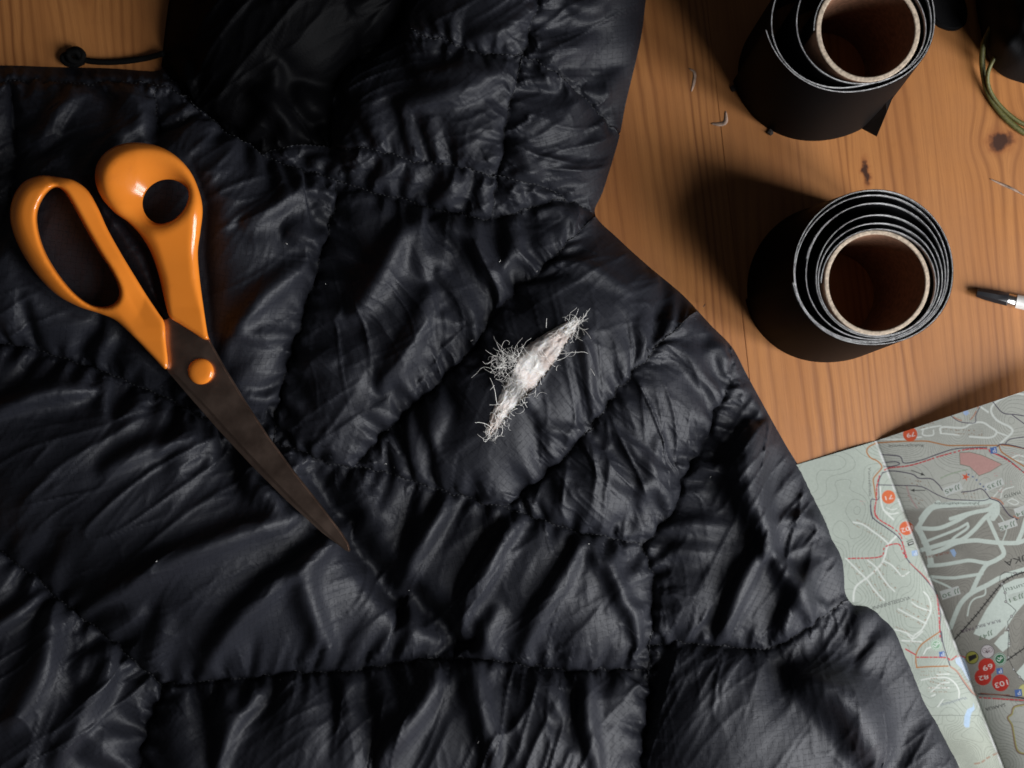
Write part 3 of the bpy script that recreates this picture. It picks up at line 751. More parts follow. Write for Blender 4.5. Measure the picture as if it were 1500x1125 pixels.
def build_drawcord():
    P = catmull([(240, 78, 16), (215, 85, 8), (180, 90, 5), (150, 91, 5), (125, 88, 6), (112, 80, 8), (100, 79, 8), (92, 84, 7), (96, 92, 6), (110, 95, 6), (122, 90, 6)], 2.5)
    v, f = tube(Wa(P), 4.4 * S, 8); mesh_obj("drawcord", v, f, M['cord'], jacket)
    P = catmull([(100, 76, 6), (112, 72, 11), (122, 80, 12), (116, 90, 9), (104, 88, 12), (100, 78, 14), (112, 76, 15), (120, 86, 9)], 1.5)
    v, f = tube(Wa(P), 4.4 * S, 8); mesh_obj("cord_knot", v, f, M['cord'], jacket)
build_drawcord()

def build_lint():
    rng = np.random.default_rng(21); Vv, F = [], []
    spots = [(418, 356), (498, 285), (578, 685), (600, 808), (563, 680), (854, 930), (733, 380), (765, 430), (600, 865), (290, 1000), (410, 995), (945, 860), (690, 500), (640, 520), (230, 820), (760, 1098), (1040, 700), (1020, 865)]
    for (x, y) in spots[::2] + [(rng.uniform(20, 1100), rng.uniform(330, 1100)) for _ in range(4)]:
        if not in_poly(np.array([x]), np.array([y]), OUTL[::8])[0]: continue
        an = rng.uniform(0, 6.28); ln = rng.uniform(1.2, 4.5); z = jacket_z(x, y) + 1.0
        pts = [W(x + math.cos(an + k * 0.3) * ln * k / 3, y + math.sin(an + k * 0.3) * ln * k / 3, jacket_z(x + math.cos(an) * ln * k / 3, y + math.sin(an) * ln * k / 3) + 0.8) for k in range(4)]
        v, f_ = tube(np.array(pts), rng.uniform(0.25, 0.42) * S, 5); off = len(Vv); Vv.extend(v); F.extend([tuple(i + off for i in q_) for q_ in f_])
    o = mesh_obj("lint", Vv, F, M['fibre'], jacket); tag(o, kind='stuff')
build_lint()

# ------------------------------------------------------------------ scissors
def surface_nets(vol):
    ins = vol < 0; nx, ny, nz = vol.shape
    cnt = np.zeros((nx - 1, ny - 1, nz - 1)); acc = np.zeros((nx - 1, ny - 1, nz - 1, 3))
    corner = [(i, j, k) for i in (0, 1) for j in (0, 1) for k in (0, 1)]
    def sub(A, c): return A[c[0]:nx - 1 + c[0], c[1]:ny - 1 + c[1], c[2]:nz - 1 + c[2]]
    for c0 in corner:
        for axis in range(3):
            if c0[axis]: continue
            c1 = list(c0); c1[axis] = 1; a, b = sub(vol, c0), sub(vol, tuple(c1))
            m = sub(ins, c0) != sub(ins, tuple(c1)); t = np.where(m, a / (a - b + 1e-12), 0)
            cnt += m
            for d in range(3):
                acc[..., d] += np.where(m, c0[d] + (t if d == axis else 0), 0)
    act = cnt > 0; idx = np.full(act.shape, -1); idx[act] = np.arange(act.sum())
    cells = np.argwhere(act); V = cells + acc[act] / cnt[act][:, None]
    F = []
    for axis in range(3):
        o1, o2 = [(1, 2), (2, 0), (0, 1)][axis]
        s0 = [slice(None)] * 3; s1 = [slice(None)] * 3; s0[axis] = slice(0, -1); s1[axis] = slice(1, None)
        A, B = ins[tuple(s0)], ins[tuple(s1)]; e = np.argwhere(A != B)
        lim = [nx - 1, ny - 1, nz - 1]
        ok = (e[:, o1] > 0) & (e[:, o2] > 0) & (e[:, o1] < lim[o1]) & (e[:, o2] < lim[o2]); e = e[ok]
        q = []
        for d1, d2 in ((-1, -1), (0, -1), (0, 0), (-1, 0)):
            p = e.copy(); p[:, o1] += d1; p[:, o2] += d2; q.append(idx[p[:, 0], p[:, 1], p[:, 2]])
        q = np.stack(q, 1); flip = ~A[e[:, 0], e[:, 1], e[:, 2]]
        q[flip] = q[flip][:, ::-1]; F.append(q)
    return V, np.concatenate(F)
def smax(a, b, k):
    h = np.clip(0.5 - 0.5 * (b - a) / k, 0, 1); return b * (1 - h) + a * h + k * h * (1 - h)
def relax(V, F, n):
    V = V.copy()
    e = np.concatenate([F[:, [0, 1]], F[:, [1, 2]], F[:, [2, 3]], F[:, [3, 0]]])
    deg = np.zeros(len(V)); np.add.at(deg, e[:, 0], 1); np.add.at(deg, e[:, 1], 1)
    for _ in range(n):
        s_ = np.zeros_like(V); np.add.at(s_, e[:, 0], V[e[:, 1]]); np.add.at(s_, e[:, 1], V[e[:, 0]])
        V = 0.5 * V + 0.5 * s_ / deg[:, None]
    return V

ZB = SCISSOR_Z + 15                     # height of the plane between the two blades
scissors = empty("scissors", W(250, 500, SCISSOR_Z)); tag(scissors, "orange handled fabric scissors lying closed on the black jacket", "scissors")
bpy.context.view_layer.update()

def handle(outer, hole, half, rad, zc, hole_top=None, kh=8.0):
    h = 1.6
    out = catmull(outer, 4, closed=True) if True else outer
    x0, y0 = out[:, 0].min() - 8, out[:, 1].min() - 8; x1, y1 = out[:, 0].max() + 8, out[:, 1].max() + 8
    nx, ny = int((x1 - x0) / h) + 1, int((y1 - y0) / h) + 1
    X, Y = np.meshgrid(x0 + h * np.arange(nx), y0 + h * np.arange(ny), indexing='ij')
    d2 = sd_poly(X, Y, out); hz = half(X, Y); r = np.minimum(rad(X, Y), hz * 0.97); z0 = zc(X, Y)
    zmin, zmax = float((z0 - hz).min()) - 4, float((z0 + hz).max()) + 4; nz = int((zmax - zmin) / h) + 1
    Z = (zmin + h * np.arange(nz))[None, None, :]
    qx = (d2 + r)[..., None]; qz = np.abs(Z - z0[..., None]) - (hz - r)[..., None]
    vol = np.sqrt(np.maximum(qx, 0) ** 2 + np.maximum(qz, 0) ** 2) + np.minimum(np.maximum(qx, qz), 0) - r[..., None]
    if hole is not None:
        t = np.clip((Z - z0[..., None]) / hz[..., None], -1, 1.3)
        vol = smax(vol, -hole(X[..., None], Y[..., None], t), kh)
    V, F = surface_nets(vol); V = relax(V, F, 3)
    return Wa(np.stack([x0 + h * V[:, 0], y0 + h * V[:, 1], zmin + h * V[:, 2]], -1)), F

def build_scissors():
    # thumb ring
    outer = [(139, 262), (143, 238), (160, 219), (188, 209), (222, 211), (252, 224), (276, 247), (291, 276), (297, 306), (294, 338), (290, 370), (293, 410), (299, 455), (304, 488), (306, 497), (298, 497), (284, 488), (262, 474), (248, 464), (241, 440), (233, 405), (221, 370), (206, 345), (188, 326), (166, 310), (147, 287)]
    def half(X, Y):
        t = np.clip((Y - 300) / 90, 0, 1); t = t * t * (3 - 2 * t)
        u = np.clip((X - 200) / 90, 0, 1)
        return (27 - 6 * u) * (1 - t) + 15 * t
    def rad(X, Y): t = np.clip((Y - 330) / 130, 0, 1); return 26 * (1 - t) + 7 * t
    def zc(X, Y): t = np.clip((Y - 300) / 150, 0, 1); return SCISSOR_Z + 28 * (1 - t) + (ZB + 1) * t - SCISSOR_Z * t
    def hole(X, Y, t):
        tt = np.maximum(t, 0); cx = 244 - 27 * tt; cy = 296 - 19 * tt
        rx = 35.5 + 25 * tt ** 1.4; ry = 32.5 + 22 * tt ** 1.4
        ca, sa = math.cos(math.radians(-25)), math.sin(math.radians(-25))
        dx, dy = X - cx, Y - cy; ex = (dx * ca + dy * sa) / rx; ey = (-dx * sa + dy * ca) / ry
        return (np.sqrt(ex * ex + ey * ey) - 1) * np.minimum(rx, ry)
    v, f = handle(outer, hole, half, rad, lambda X, Y: SCISSOR_Z + 28 - np.clip((Y - 300) / 150, 0, 1) * (28 - 17), kh=20)
    mesh_obj("thumb_handle", v, f, M['orange'], scissors)
    # finger loop
    outer = [(15, 322), (18, 292), (33, 268), (58, 257), (84, 259), (108, 264), (128, 278), (143, 303), (158, 336), (178, 372), (198, 405), (216, 434), (232, 458), (241, 473), (243, 500), (246, 528), (245, 539), (240, 540), (222, 521), (196, 494), (170, 470), (148, 460), (112, 448), (78, 428), (48, 395), (26, 358)]
    hpoly = catmull([(80, 275), (65, 288), (55, 312), (57, 340), (68, 372), (87, 403), (110, 430), (133, 446), (155, 449), (170, 441), (174, 425), (164, 400), (144, 368), (124, 333), (105, 298), (93, 280)], 4, closed=True)
    cache = {}
    def half2(X, Y):
        dh = sd_poly(X, Y, hpoly); t = np.clip((Y - 400) / 80, 0, 1)
        east = np.clip((X - (70 + (Y - 270) * 0.55)) / 30, 0, 1)
        return (24 - 15 * np.clip(dh / 38, 0, 1) * east) * (1 - t) + 15 * t
    def rad2(X, Y):
        t = np.clip((Y - 430) / 60, 0, 1); east = np.clip((X - (80 + (Y - 270) * 0.55)) / 25, 0, 1)
        return (22 - 15 * east) * (1 - t) + 6 * t
    def hole2(X, Y, t):
        d = sd_poly(X[..., 0], Y[..., 0], hpoly)[..., None]
        return d - 3.0 * np.abs(t) ** 1.5
    v, f = handle(outer, hole2, half2, rad2, lambda X, Y: SCISSOR_Z + 24 - np.clip((Y - 380) / 120, 0, 1) * 8, kh=7)
    mesh_obj("finger_handle", v, f, M['orange'], scissors)
    # blades
    m, nt, b = new_mat("scissor_steel"); q = NT(nt)
    tc = q.n('ShaderNodeTexCoord'); mp = q.n('ShaderNodeMapping'); q.l(tc.outputs['Object'], mp.inputs['Vector']); mp.inputs['Rotation'].default_value = (0, 0, math.radians(54)); mp.inputs['Scale'].default_value = (40, 900, 1)
    br = q.noise(mp.outputs[0], 1.0, 4, 0.6); sm = q.noise(tc.outputs['Object'], 60, 4, 0.6); sp = q.noise(tc.outputs['Object'], 900, 2, 0.5)
    col = q.ramp(sm, [(0.3, (0.34, 0.235, 0.185)), (0.7, (0.42, 0.30, 0.24))])
    col = q.mix(q.ramp(sp, [(0.68, (0, 0, 0)), (0.75, (0.25, 0.25, 0.25))]), col, (0.7, 0.6, 0.5, 1)); q.l(col, b.inputs['Base Color'])
    b.inputs['Metallic'].default_value = 1.0
    q.l(q.ramp(sm, [(0.3, (0.27,) * 3), (0.7, (0.38,) * 3)]), b.inputs['Roughness'])
    def blade(name, poly, z0, z1, bev):
        bm = bmesh.new(); P = catmull(poly, 12, closed=True) if False else np.array(poly, float)
        top = [bm.verts.new(W(x, y, z1)) for x, y in P]; fc = bm.faces.new(top)
        if fc.normal.z < 0: fc.normal_flip()
        ext = bmesh.ops.extrude_face_region(bm, geom=[fc])
        for v_ in [g for g in ext['geom'] if isinstance(g, bmesh.types.BMVert)]: v_.co.z -= (z1 - z0) * S
        bmesh.ops.recalc_face_normals(bm, faces=bm.faces)
        ed = [e for e in bm.edges if abs(e.verts[0].co.z - e.verts[1].co.z) < 1e-7 and e.verts[0].co.z > (z0 + z1) / 2 * S]
        bmesh.ops.bevel(bm, geom=ed, offset=bev * S, segments=2, affect='EDGES')
        me = bpy.data.meshes.new(name); bm.to_mesh(me); bm.free(); me.materials.append(m)
        o = bpy.data.objects.new(name, me); C.objects.link(o); o.parent = scissors; o.matrix_parent_inverse = scissors.matrix_basis.inverted(); return o
    up = [(226, 470), (243, 468), (252, 462), (270, 460), (302, 488), (312, 508), (330, 540), (358, 586), (392, 638), (430, 690), (468, 738), (500, 780), (510, 796), (513, 806), (511, 809), (505, 806), (484, 788), (440, 745), (390, 694), (340, 640), (295, 590), (262, 556), (244, 538), (228, 510)]
    blade("blade", up, ZB, ZB + 4.5, 2.0)
    lo = [(262, 470), (300, 500), (322, 560), (370, 640), (430, 712), (482, 768), (509, 804), (503, 804), (472, 781), (420, 734), (368, 682), (318, 628), (276, 580), (246, 545), (236, 520)]
    blade("blade", lo, ZB - 5.2, ZB - 0.5, 1.0)
    # pivot screw
    n = 40; prof = [(0, 9.5), (8, 9.3), (13, 8.6), (16.5, 7.2), (18.6, 5.0), (19.2, 2.5), (19.0, 0)]; Vv, F = [], []
    for r_, z_ in prof[1:]:
        for k in range(n):
            a = 2 * math.pi * k / n; Vv.append(W(294 + r_ * math.cos(a), 544 + r_ * math.sin(a), ZB + 4.2 + z_))
    Vv.append(W(294, 544, ZB + 4.2 + 9.5)); top = len(Vv) - 1
    for i in range(len(prof) - 2):
        for k in range(n): F.append((i * n + k, i * n + (k + 1) % n, (i + 1) * n + (k + 1) % n, (i + 1) * n + k))
    for k in range(n): F.append((top, (k + 1) % n, k))
    o = mesh_obj("pivot_screw", Vv, F, M['orange'], scissors)
    bm = bmesh.new(); bm.from_mesh(o.data); bmesh.ops.recalc_face_normals(bm, faces=bm.faces); bm.to_mesh(o.data); bm.free()
build_scissors()

# ------------------------------------------------------------------ rolls of tape
def spiral(knots, n_per=40):
    """knots: radii at successive quarter turns starting at angle a0 -> arrays of angle, radius"""
    k = np.asarray(knots, float); P = catmull(np.stack([np.arange(len(k)) * 100.0, k], 1), 100.0 / n_per); return P[:, 0] / 100 * math.pi / 2, P[:, 1]
def build_roll(label, ctr, knots, a_start, core_in, core_out, hpx, core_top, flare, lean=(0, 0)):
    """ctr and radii are measured in the photograph on the top rim (height hpx)"""
    k = 1 - hpx / HP                                        # top rim scale to table scale
    bx, by = 750 + (ctr[0] - 750) * k, 562.5 + (ctr[1] - 562.5) * k
    root = empty("tape_roll", W(bx, by, 0)); tag(root, label, "tape roll", "rolls of black tape"); bpy.context.view_layer.update()
    ang, rad = spiral(knots)
    ang = math.radians(a_start) - ang
    rng = np.random.default_rng(int(ctr[0]))
    def ribbon(name, r_in, r_out, z0, z1, mat, levels=8, inmat=None):
        n = len(ang); Vv, F = [], []
        wob = smooth_noise((n, 1), (max(4, n // 25), 1), rng)[:, 0] * 0.45
        def ring(dr, z):
            tz = z / hpx; fl = 1 + flare * (1 - tz)
            r = (rad + dr + wob) * k * fl
            x = bx + np.cos(ang) * r + lean[0] * (1 - tz); y = by - np.sin(ang) * r + lean[1] * (1 - tz)
            # true metric position: vertical walls
            for i in range(n): Vv.append(((x[i] - 750) * S, -(y[i] - 562.5) * S, z * S))
        zs = np.linspace(z0, z1, levels)
        for z in zs: ring(r_out, z)
        for z in zs: ring(r_in, z)
        def strip(a, b, flip):
            for i in range(n - 1):
                q_ = (a * n + i, a * n + i + 1, b * n + i + 1, b * n + i); F.append(q_[::-1] if flip else q_)
        for l in range(levels - 1): strip(l, l + 1, False)
        nb = len(F)
        for l in range(levels - 1): strip(levels + l, levels + l + 1, True)
        ne = len(F)
        strip(levels - 1, 2 * levels - 1, False); strip(0, levels, True)
        for i in (0, n - 1):
            for l in range(levels - 1):
                q_ = (l * n + i, (l + 1) * n + i, (levels + l + 1) * n + i, (levels + l) * n + i); F.append(q_ if i else q_[::-1])
        o = mesh_obj(name, Vv, F, mat, root)
        bm = bmesh.new(); bm.from_mesh(o.data); bmesh.ops.recalc_face_normals(bm, faces=bm.faces)
        for e in bm.edges:
            if len(e.link_faces) == 2 and e.calc_face_angle(0) > 0.7: e.smooth = False
        bm.to_mesh(o.data); bm.free()
        return o
    ribbon("tape", -0.35, 0.75, 0, hpx - 0.8, M['tape'])
    ribbon("backing_paper_edge", -0.88, -0.42, hpx - 7, hpx + 0.2, M['paper_edge'], 2)
    ribbon("backing_paper", -1.05, -0.35, 0, hpx - 7.05, M['liner'], 6)
    # cardboard core
    n = 96; Vv, F = [], []; ch = core_top
    prof = [(core_out, 0), (core_out, ch - 0.8), (core_out - 1, ch), (core_in + 1, ch), (core_in, ch - 0.8), (core_in, 0)]
    for r_, z_ in prof:
        for i in range(n):
            a = 2 * math.pi * i / n; wv = 1 + 0.006 * math.sin(3 * a + 1)
            Vv.append(((bx - 750 + math.cos(a) * r_ * k * wv) * S, -(by - 562.5 - math.sin(a) * r_ * k * wv) * S, z_ * S))
    for j in range(len(prof)):
        j2 = (j + 1) % len(prof)
        for i in range(n): F.append((j * n + i, j * n + (i + 1) % n, j2 * n + (i + 1) % n, j2 * n + i))
    o = mesh_obj("cardboard_core", Vv, F, M['card'], root); o.data.materials.append(M['card_cut'])
    for p_ in o.data.polygons:
        if min(o.data.vertices[i].co.z for i in p_.vertices) > (ch - 2) * S: p_.material_index = 1
    bm = bmesh.new(); bm.from_mesh(o.data); bmesh.ops.recalc_face_normals(bm, faces=bm.faces)
    for e in bm.edges:
        if len(e.link_faces) == 2 and e.calc_face_angle(0) > 0.5: e.smooth = False
    bm.to_mesh(o.data); bm.free()
    return root
RH = 200.0
# order of quarter turns: left, up, right, bottom
build_roll("black tape roll beside the pen with six loose windings showing", (1284, 414),
           [82, 79, 88, 79, 86, 88, 92, 81, 89, 100, 97, 84, 103, 117, 101, 86, 119, 129, 105, 88, 121, 136, 111, 91, 123], 180, 71, 77, RH, RH + 1, 0.15, (0, 6))
r1 = build_roll("black tape roll cut by the top edge with a few wide windings and a flap", (1271, 44),
           [79, 82, 86, 79, 104, 112, 93, 80, 141, 126, 97, 88, 149], 180, 69, 76, RH, RH + 1, 0.10, (12, 10))
# in polar terms quarter turns run clockwise in the picture, so mirror the angle
def loose_flap():
    pts = [(1258, 186, 0.5), (1284, 200, 0.5), (1298, 166, 60), (1314, 126, 120), (1294, 118, 150), (1268, 146, 70)]
    V = [W(*p) for p in pts]; V2 = [(x + 0.0003, y + 0.0003, z) for x, y, z in V]
    F = [(0, 1, 2, 5), (5, 2, 3, 4), (6 + 5, 6 + 2, 6 + 1, 6), (6 + 4, 6 + 3, 6 + 2, 6 + 5)]
    per = [0, 1, 2, 3, 4, 5]
    for i in range(6): a, b = per[i], per[(i + 1) % 6]; F.append((a, a + 6, b + 6, b))
    mesh_obj("tape_flap", V + V2, F, M['tape'], r1, smooth=False)
loose_flap()

# ------------------------------------------------------------------ folded trail map
class Print:
    """flat print worked out in photo-pixel units and carried by the paper as a colour attribute"""
    def __init__(s, x0, y0, x1, y1, res=2):
        s.x0, s.y0, s.r = x0, y0, res; s.w, s.h = int((x1 - x0) * res), int((y1 - y0) * res)
        s.X = x0 + (np.arange(s.w) + 0.5) / res; s.Y = y0 + (np.arange(s.h) + 0.5) / res
        s.img = np.zeros((s.h, s.w, 3))
    def win(s, xa, ya, xb, yb):
        i0 = max(0, int((xa - s.x0) * s.r)); i1 = min(s.w, int((xb - s.x0) * s.r) + 2); j0 = max(0, int((ya - s.y0) * s.r)); j1 = min(s.h, int((yb - s.y0) * s.r) + 2)
        return None if i1 <= i0 or j1 <= j0 else (slice(j0, j1), slice(i0, i1))
    def put(s, w, cov, col, op=1.0):
        c = (np.clip(cov, 0, 1) * op)[..., None]; s.img[w] = s.img[w] * (1 - c) + np.array(col) * c
    def line(s, pts, width, col, op=1.0, dash=None, smooth=True, phase=0.0):
        P = catmull(pts, 2.5) if smooth and len(pts) > 2 else np.asarray(pts, float)
        w = s.win(P[:, 0].min() - width - 2, P[:, 1].min() - width - 2, P[:, 0].max() + width + 2, P[:, 1].max() + width + 2)
        if w is None: return
        cov = np.zeros((w[0].stop - w[0].start, w[1].stop - w[1].start)); acc = phase
        for a, b in zip(P[:-1], P[1:]):
            L = float(np.hypot(*(b - a))); acc += L
            if dash and (acc % (dash[0] + dash[1])) > dash[0]: continue
            v = s.win(min(a[0], b[0]) - width - 2, min(a[1], b[1]) - width - 2, max(a[0], b[0]) + width + 2, max(a[1], b[1]) + width + 2)
            if v is None: continue
            X, Y = np.meshgrid(s.X[v[1]], s.Y[v[0]]); ex, ey = b - a; t = np.clip(((X - a[0]) * ex + (Y - a[1]) * ey) / (L * L + 1e-9), 0, 1)
            d = np.hypot(X - a[0] - ex * t, Y - a[1] - ey * t)
            q = (slice(v[0].start - w[0].start, v[0].stop - w[0].start), slice(v[1].start - w[1].start, v[1].stop - w[1].start))
            cov[q] = np.maximum(cov[q], np.clip((width / 2 - d) * s.r * 0.7 + 0.5, 0, 1))
        s.put(w, cov, col, op)
    def poly(s, pts, col, op=1.0, edge=None):
        P = np.asarray(pts, float); w = s.win(P[:, 0].min() - 1, P[:, 1].min() - 1, P[:, 0].max() + 1, P[:, 1].max() + 1)
        if w is None: return
        X, Y = np.meshgrid(s.X[w[1]], s.Y[w[0]]); d = sd_poly(X, Y, P); s.put(w, np.clip(-d * s.r * 0.7 + 0.5, 0, 1), col, op)
        if edge: s.line(np.vstack([P, P[:1]]), 0.8, edge, smooth=False)
    def disc(s, c, r, col, ring=None, op=1.0, inner=0):
        w = s.win(c[0] - r - 1, c[1] - r - 1, c[0] + r + 1, c[1] + r + 1)
        if w is None: return
        X, Y = np.meshgrid(s.X[w[1]], s.Y[w[0]]); d = np.hypot(X - c[0], Y - c[1])
        cov = np.clip((r - d) * s.r * 0.7 + 0.5, 0, 1)
        if inner: cov = cov * np.clip((d - inner) * s.r * 0.7 + 0.5, 0, 1)
        s.put(w, cov, col, op)
        if ring: s.disc(c, r, ring[0], inner=r - ring[1])
    def text(s, txt, start, end, capn, col, op=1.0, fit=True):
        cu = bpy.data.curves.new("lettering", 'FONT'); cu.body = txt; cu.size = 1.0; cu.resolution_u = 3
        ob = bpy.data.objects.new("lettering", cu); C.objects.link(ob); dg = bpy.context.evaluated_depsgraph_get(); me = bpy.data.meshes.new_from_object(ob.evaluated_get(dg))
        V = np.array([v.co[:2] for v in me.vertices]); me.calc_loop_triangles(); T = np.array([t.vertices[:] for t in me.loop_triangles])
        bpy.data.objects.remove(ob); bpy.data.curves.remove(cu); bpy.data.meshes.remove(me)
        a, b = np.array(start, float), np.array(end, float); ln = np.hypot(*(b - a)); d = (b - a) / ln; up = np.array([d[1], -d[0]])
        V[:, 0] -= V[:, 0].min(); sx = ln / V[:, 0].max(); sy = capn / 0.70
        P = a + V[:, :1] * sx * d + V[:, 1:] * sy * up
        w = s.win(P[:, 0].min() - 1, P[:, 1].min() - 1, P[:, 0].max() + 1, P[:, 1].max() + 1)
        if w is None: return
        ss = 3; X = s.x0 + (np.arange(w[1].start * ss, w[1].stop * ss) + 0.5) / (s.r * ss); Y = s.y0 + (np.arange(w[0].start * ss, w[0].stop * ss) + 0.5) / (s.r * ss)
        cov = np.zeros((len(Y), len(X)), bool)
        for t in T:
            p = P[t]; i0, i1 = np.searchsorted(X, [p[:, 0].min(), p[:, 0].max()]); j0, j1 = np.searchsorted(Y, [p[:, 1].min(), p[:, 1].max()])
            if i1 <= i0 or j1 <= j0: continue
            x, y = np.meshgrid(X[i0:i1], Y[j0:j1])
            e = [(p[(k + 1) % 3, 0] - p[k, 0]) * (y - p[k, 1]) - (p[(k + 1) % 3, 1] - p[k, 1]) * (x - p[k, 0]) for k in range(3)]
            cov[j0:j1, i0:i1] |= ((e[0] >= 0) & (e[1] >= 0) & (e[2] >= 0)) | ((e[0] <= 0) & (e[1] <= 0) & (e[2] <= 0))
        c = cov.reshape(len(Y) // ss, ss, len(X) // ss, ss).mean((1, 3)); s.put(w, c * 1.15, col, op)

def build_map():
    pr = Print(1090, 540, 1640, 1290); rng = np.random.default_rng(17)
    K = 5.624
    fa = lambda pts: [(1250 + x / K, 560 + y / K) for x, y in pts]
    fb = lambda pts: [(1250 + x / K, 740 + y / K) for x, y in pts]
    fc = lambda pts: [(1250 + x / K, 925 + y / K) for x, y in pts]
    XX, YY = np.meshgrid(pr.X, pr.Y)
    # ground tints: open fell, forest of the ski hill, and contour lines
    n1 = smooth_noise(XX.shape, (9, 7), rng); n2 = smooth_noise(XX.shape, (22, 16), rng)
    crease = 1283 + (YY - 645) * (187 / 480.0)
    pale = np.array([0.43, 0.475, 0.415]); mid = np.array([0.46, 0.47, 0.42]); forest = np.array([0.29, 0.28, 0.245]); run = (0.58, 0.65, 0.59)
    t = np.clip((XX - crease + 6) / 12, 0, 1)
    tb = np.clip((YY - 1030) / 60, 0, 1) * (1 - t)
    base = pale * (1 - t[..., None]) + mid * t[..., None]
    base = base * (1 - 0.35 * tb[..., None]) + np.array([0.36, 0.36, 0.27]) * 0.35 * tb[..., None]
    hill = t * np.clip((YY - (742 + (XX - 1330) * -0.02)) / 8, 0, 1) * np.clip((1022 + (XX - 1430) * 0.12 - YY) / 4, 0, 1)
    base = base * (1 - hill[..., None]) + forest * hill[..., None]
    base *= (1 + 0.035 * n2)[..., None]
    hgt = 3.4 * n1 + 1.1 * n2 + 0.012 * (XX - 1300) + 0.020 * (YY - 800) + 3.5 * np.exp(-((XX - 1440) ** 2 + (YY - 815) ** 2) / 5000) + 3.0 * np.exp(-((XX - 1390) ** 2 + (YY - 1035) ** 2) / 1200)
    dens = np.where(hill > 0.5, 4.6, np.where(tb > 0.3, 4.0, 1.9)); fr = np.abs((hgt * dens) % 1 - 0.5)
    gy, gx = np.gradient(hgt * dens); gm = np.hypot(gx, gy) + 1e-6; cl = np.clip(1.1 - (0.5 - fr) / gm / 0.9, 0, 1)
    pr.img[:] = base * (1 - 0.42 * cl[..., None])
    white = (0.66, 0.69, 0.64); purple = (0.055, 0.04, 0.075); red = (0.50, 0.055, 0.06); orange = (0.40, 0.17, 0.055); black = (0.015, 0.014, 0.014); blue = (0.07, 0.14, 0.36)
    # ski runs
    for pts, w_ in [([(540, 170), (590, 90), (640, 30), (700, -20)], 48), ([(540, 190), (700, 190), (850, 130), (960, 70), (1100, 40), (1180, 40)], 40), ([(570, 310), (700, 260), (850, 200), (940, 150)], 25), ([(940, 150), (940, 190), (840, 260), (800, 300)], 25),
                    ([(560, 370), (700, 330), (800, 300), (900, 280), (1000, 200), (1080, 110), (1170, 40)], 42), ([(1110, 110), (1150, 200), (1190, 290)], 36), ([(620, 400), (720, 370), (850, 310), (1000, 290), (1100, 300), (1210, 310), (1350, 310), (1420, 285)], 42),
                    ([(1350, 310), (1390, 220), (1420, 120)], 42), ([(1210, 320), (1240, 400), (1180, 450), (1100, 490), (1050, 560), (1000, 660), (970, 730)], 44), ([(620, 500), (740, 490), (860, 470), (960, 455), (1080, 475), (1140, 470)], 36), ([(640, 590), (800, 600), (900, 590), (1060, 565)], 30),
                    ([(630, 605), (740, 650), (800, 680)], 20), ([(1440, 520), (1240, 585), (1100, 660), (980, 720), (900, 790), (850, 880), (800, 1010)], 46), ([(940, 910), (960, 820), (1000, 770), (1080, 740), (1090, 690)], 15), ([(640, 480), (620, 380), (570, 260), (530, 190)], 60), ([(1180, 40), (1260, 180), (1230, 300)], 10)]:
        pr.line(fb(pts), w_ / K * 0.84, run)
    for pts, w_ in [([(560, 1125), (620, 1050), (700, 1018), (900, 1000), (1050, 988), (1160, 978), (1185, 1060), (1150, 1120)], 46), ([(800, 1125), (950, 1080), (1100, 1050), (1170, 1000)], 30)]:
        pr.line(fa(pts), w_ / K, run)
    pr.poly(fb([(1450, 590), (1330, 610), (1230, 660), (1170, 750), (1100, 850), (1040, 960), (990, 1060), (1120, 1110), (1250, 1030), (1330, 900), (1450, 760)]), run)
    pr.poly(fc([(1160, 100), (1240, 0), (1285, 0), (1290, 120), (1230, 170)]), run); pr.poly(fc([(1340, 340), (1420, 250), (1420, 420)]), run)
    pr.poly(fb([(1190, 1060), (1260, 990), (1240, 1060), (1150, 1115)]), forest); pr.poly(fb([(1370, 930), (1420, 850), (1420, 960)]), forest)
    # lakes, pink village field
    pr.poly(fb([(795, 370), (830, 360), (848, 395), (835, 430), (818, 415)]), (0.30, 0.42, 0.62))
    pr.poly(fc([(990, 585), (985, 620), (940, 640), (915, 700), (910, 770), (925, 792), (955, 788), (965, 700), (975, 670), (1000, 640)]), (0.42, 0.55, 0.70))
    pr.poly(fc([(840, 225), (900, 200), (935, 280), (970, 400), (945, 400), (895, 310), (845, 260)]), (0.50, 0.60, 0.72)); pr.poly(fa([(905, 240), (940, 232), (955, 255), (930, 275), (908, 262)]), (0.36, 0.46, 0.66))
    pr.poly(fa([(875, 580), (960, 575), (1060, 600), (1225, 675), (1130, 735), (1035, 770), (960, 695), (880, 675)]), (0.50, 0.29, 0.26), edge=(0.16, 0.17, 0.12))
    # white roads
    for pts, w_ in [([(0, 140), (80, 160), (160, 215), (230, 265), (290, 320)], 13), ([(360, 250), (290, 325), (265, 400), (240, 470), (190, 530), (110, 600), (30, 660), (5, 720), (0, 790)], 16), ([(-60, 440), (0, 500), (60, 560), (110, 610), (160, 680), (210, 740), (255, 785)], 12), ([(120, 455), (190, 515), (230, 580), (280, 650), (340, 710)], 12),
                    ([(250, 460), (310, 490), (360, 540), (405, 585), (460, 550)], 11), ([(580, 715), (620, 760), (640, 860), (600, 960), (560, 1030), (500, 1075), (480, 1125)], 12), ([(480, 800), (540, 840), (630, 870)], 11), ([(370, 855), (450, 900), (600, 975)], 11), ([(340, 1025), (420, 1045), (490, 1080)], 11)]:
        pr.line(fb(pts), w_ / K, white)
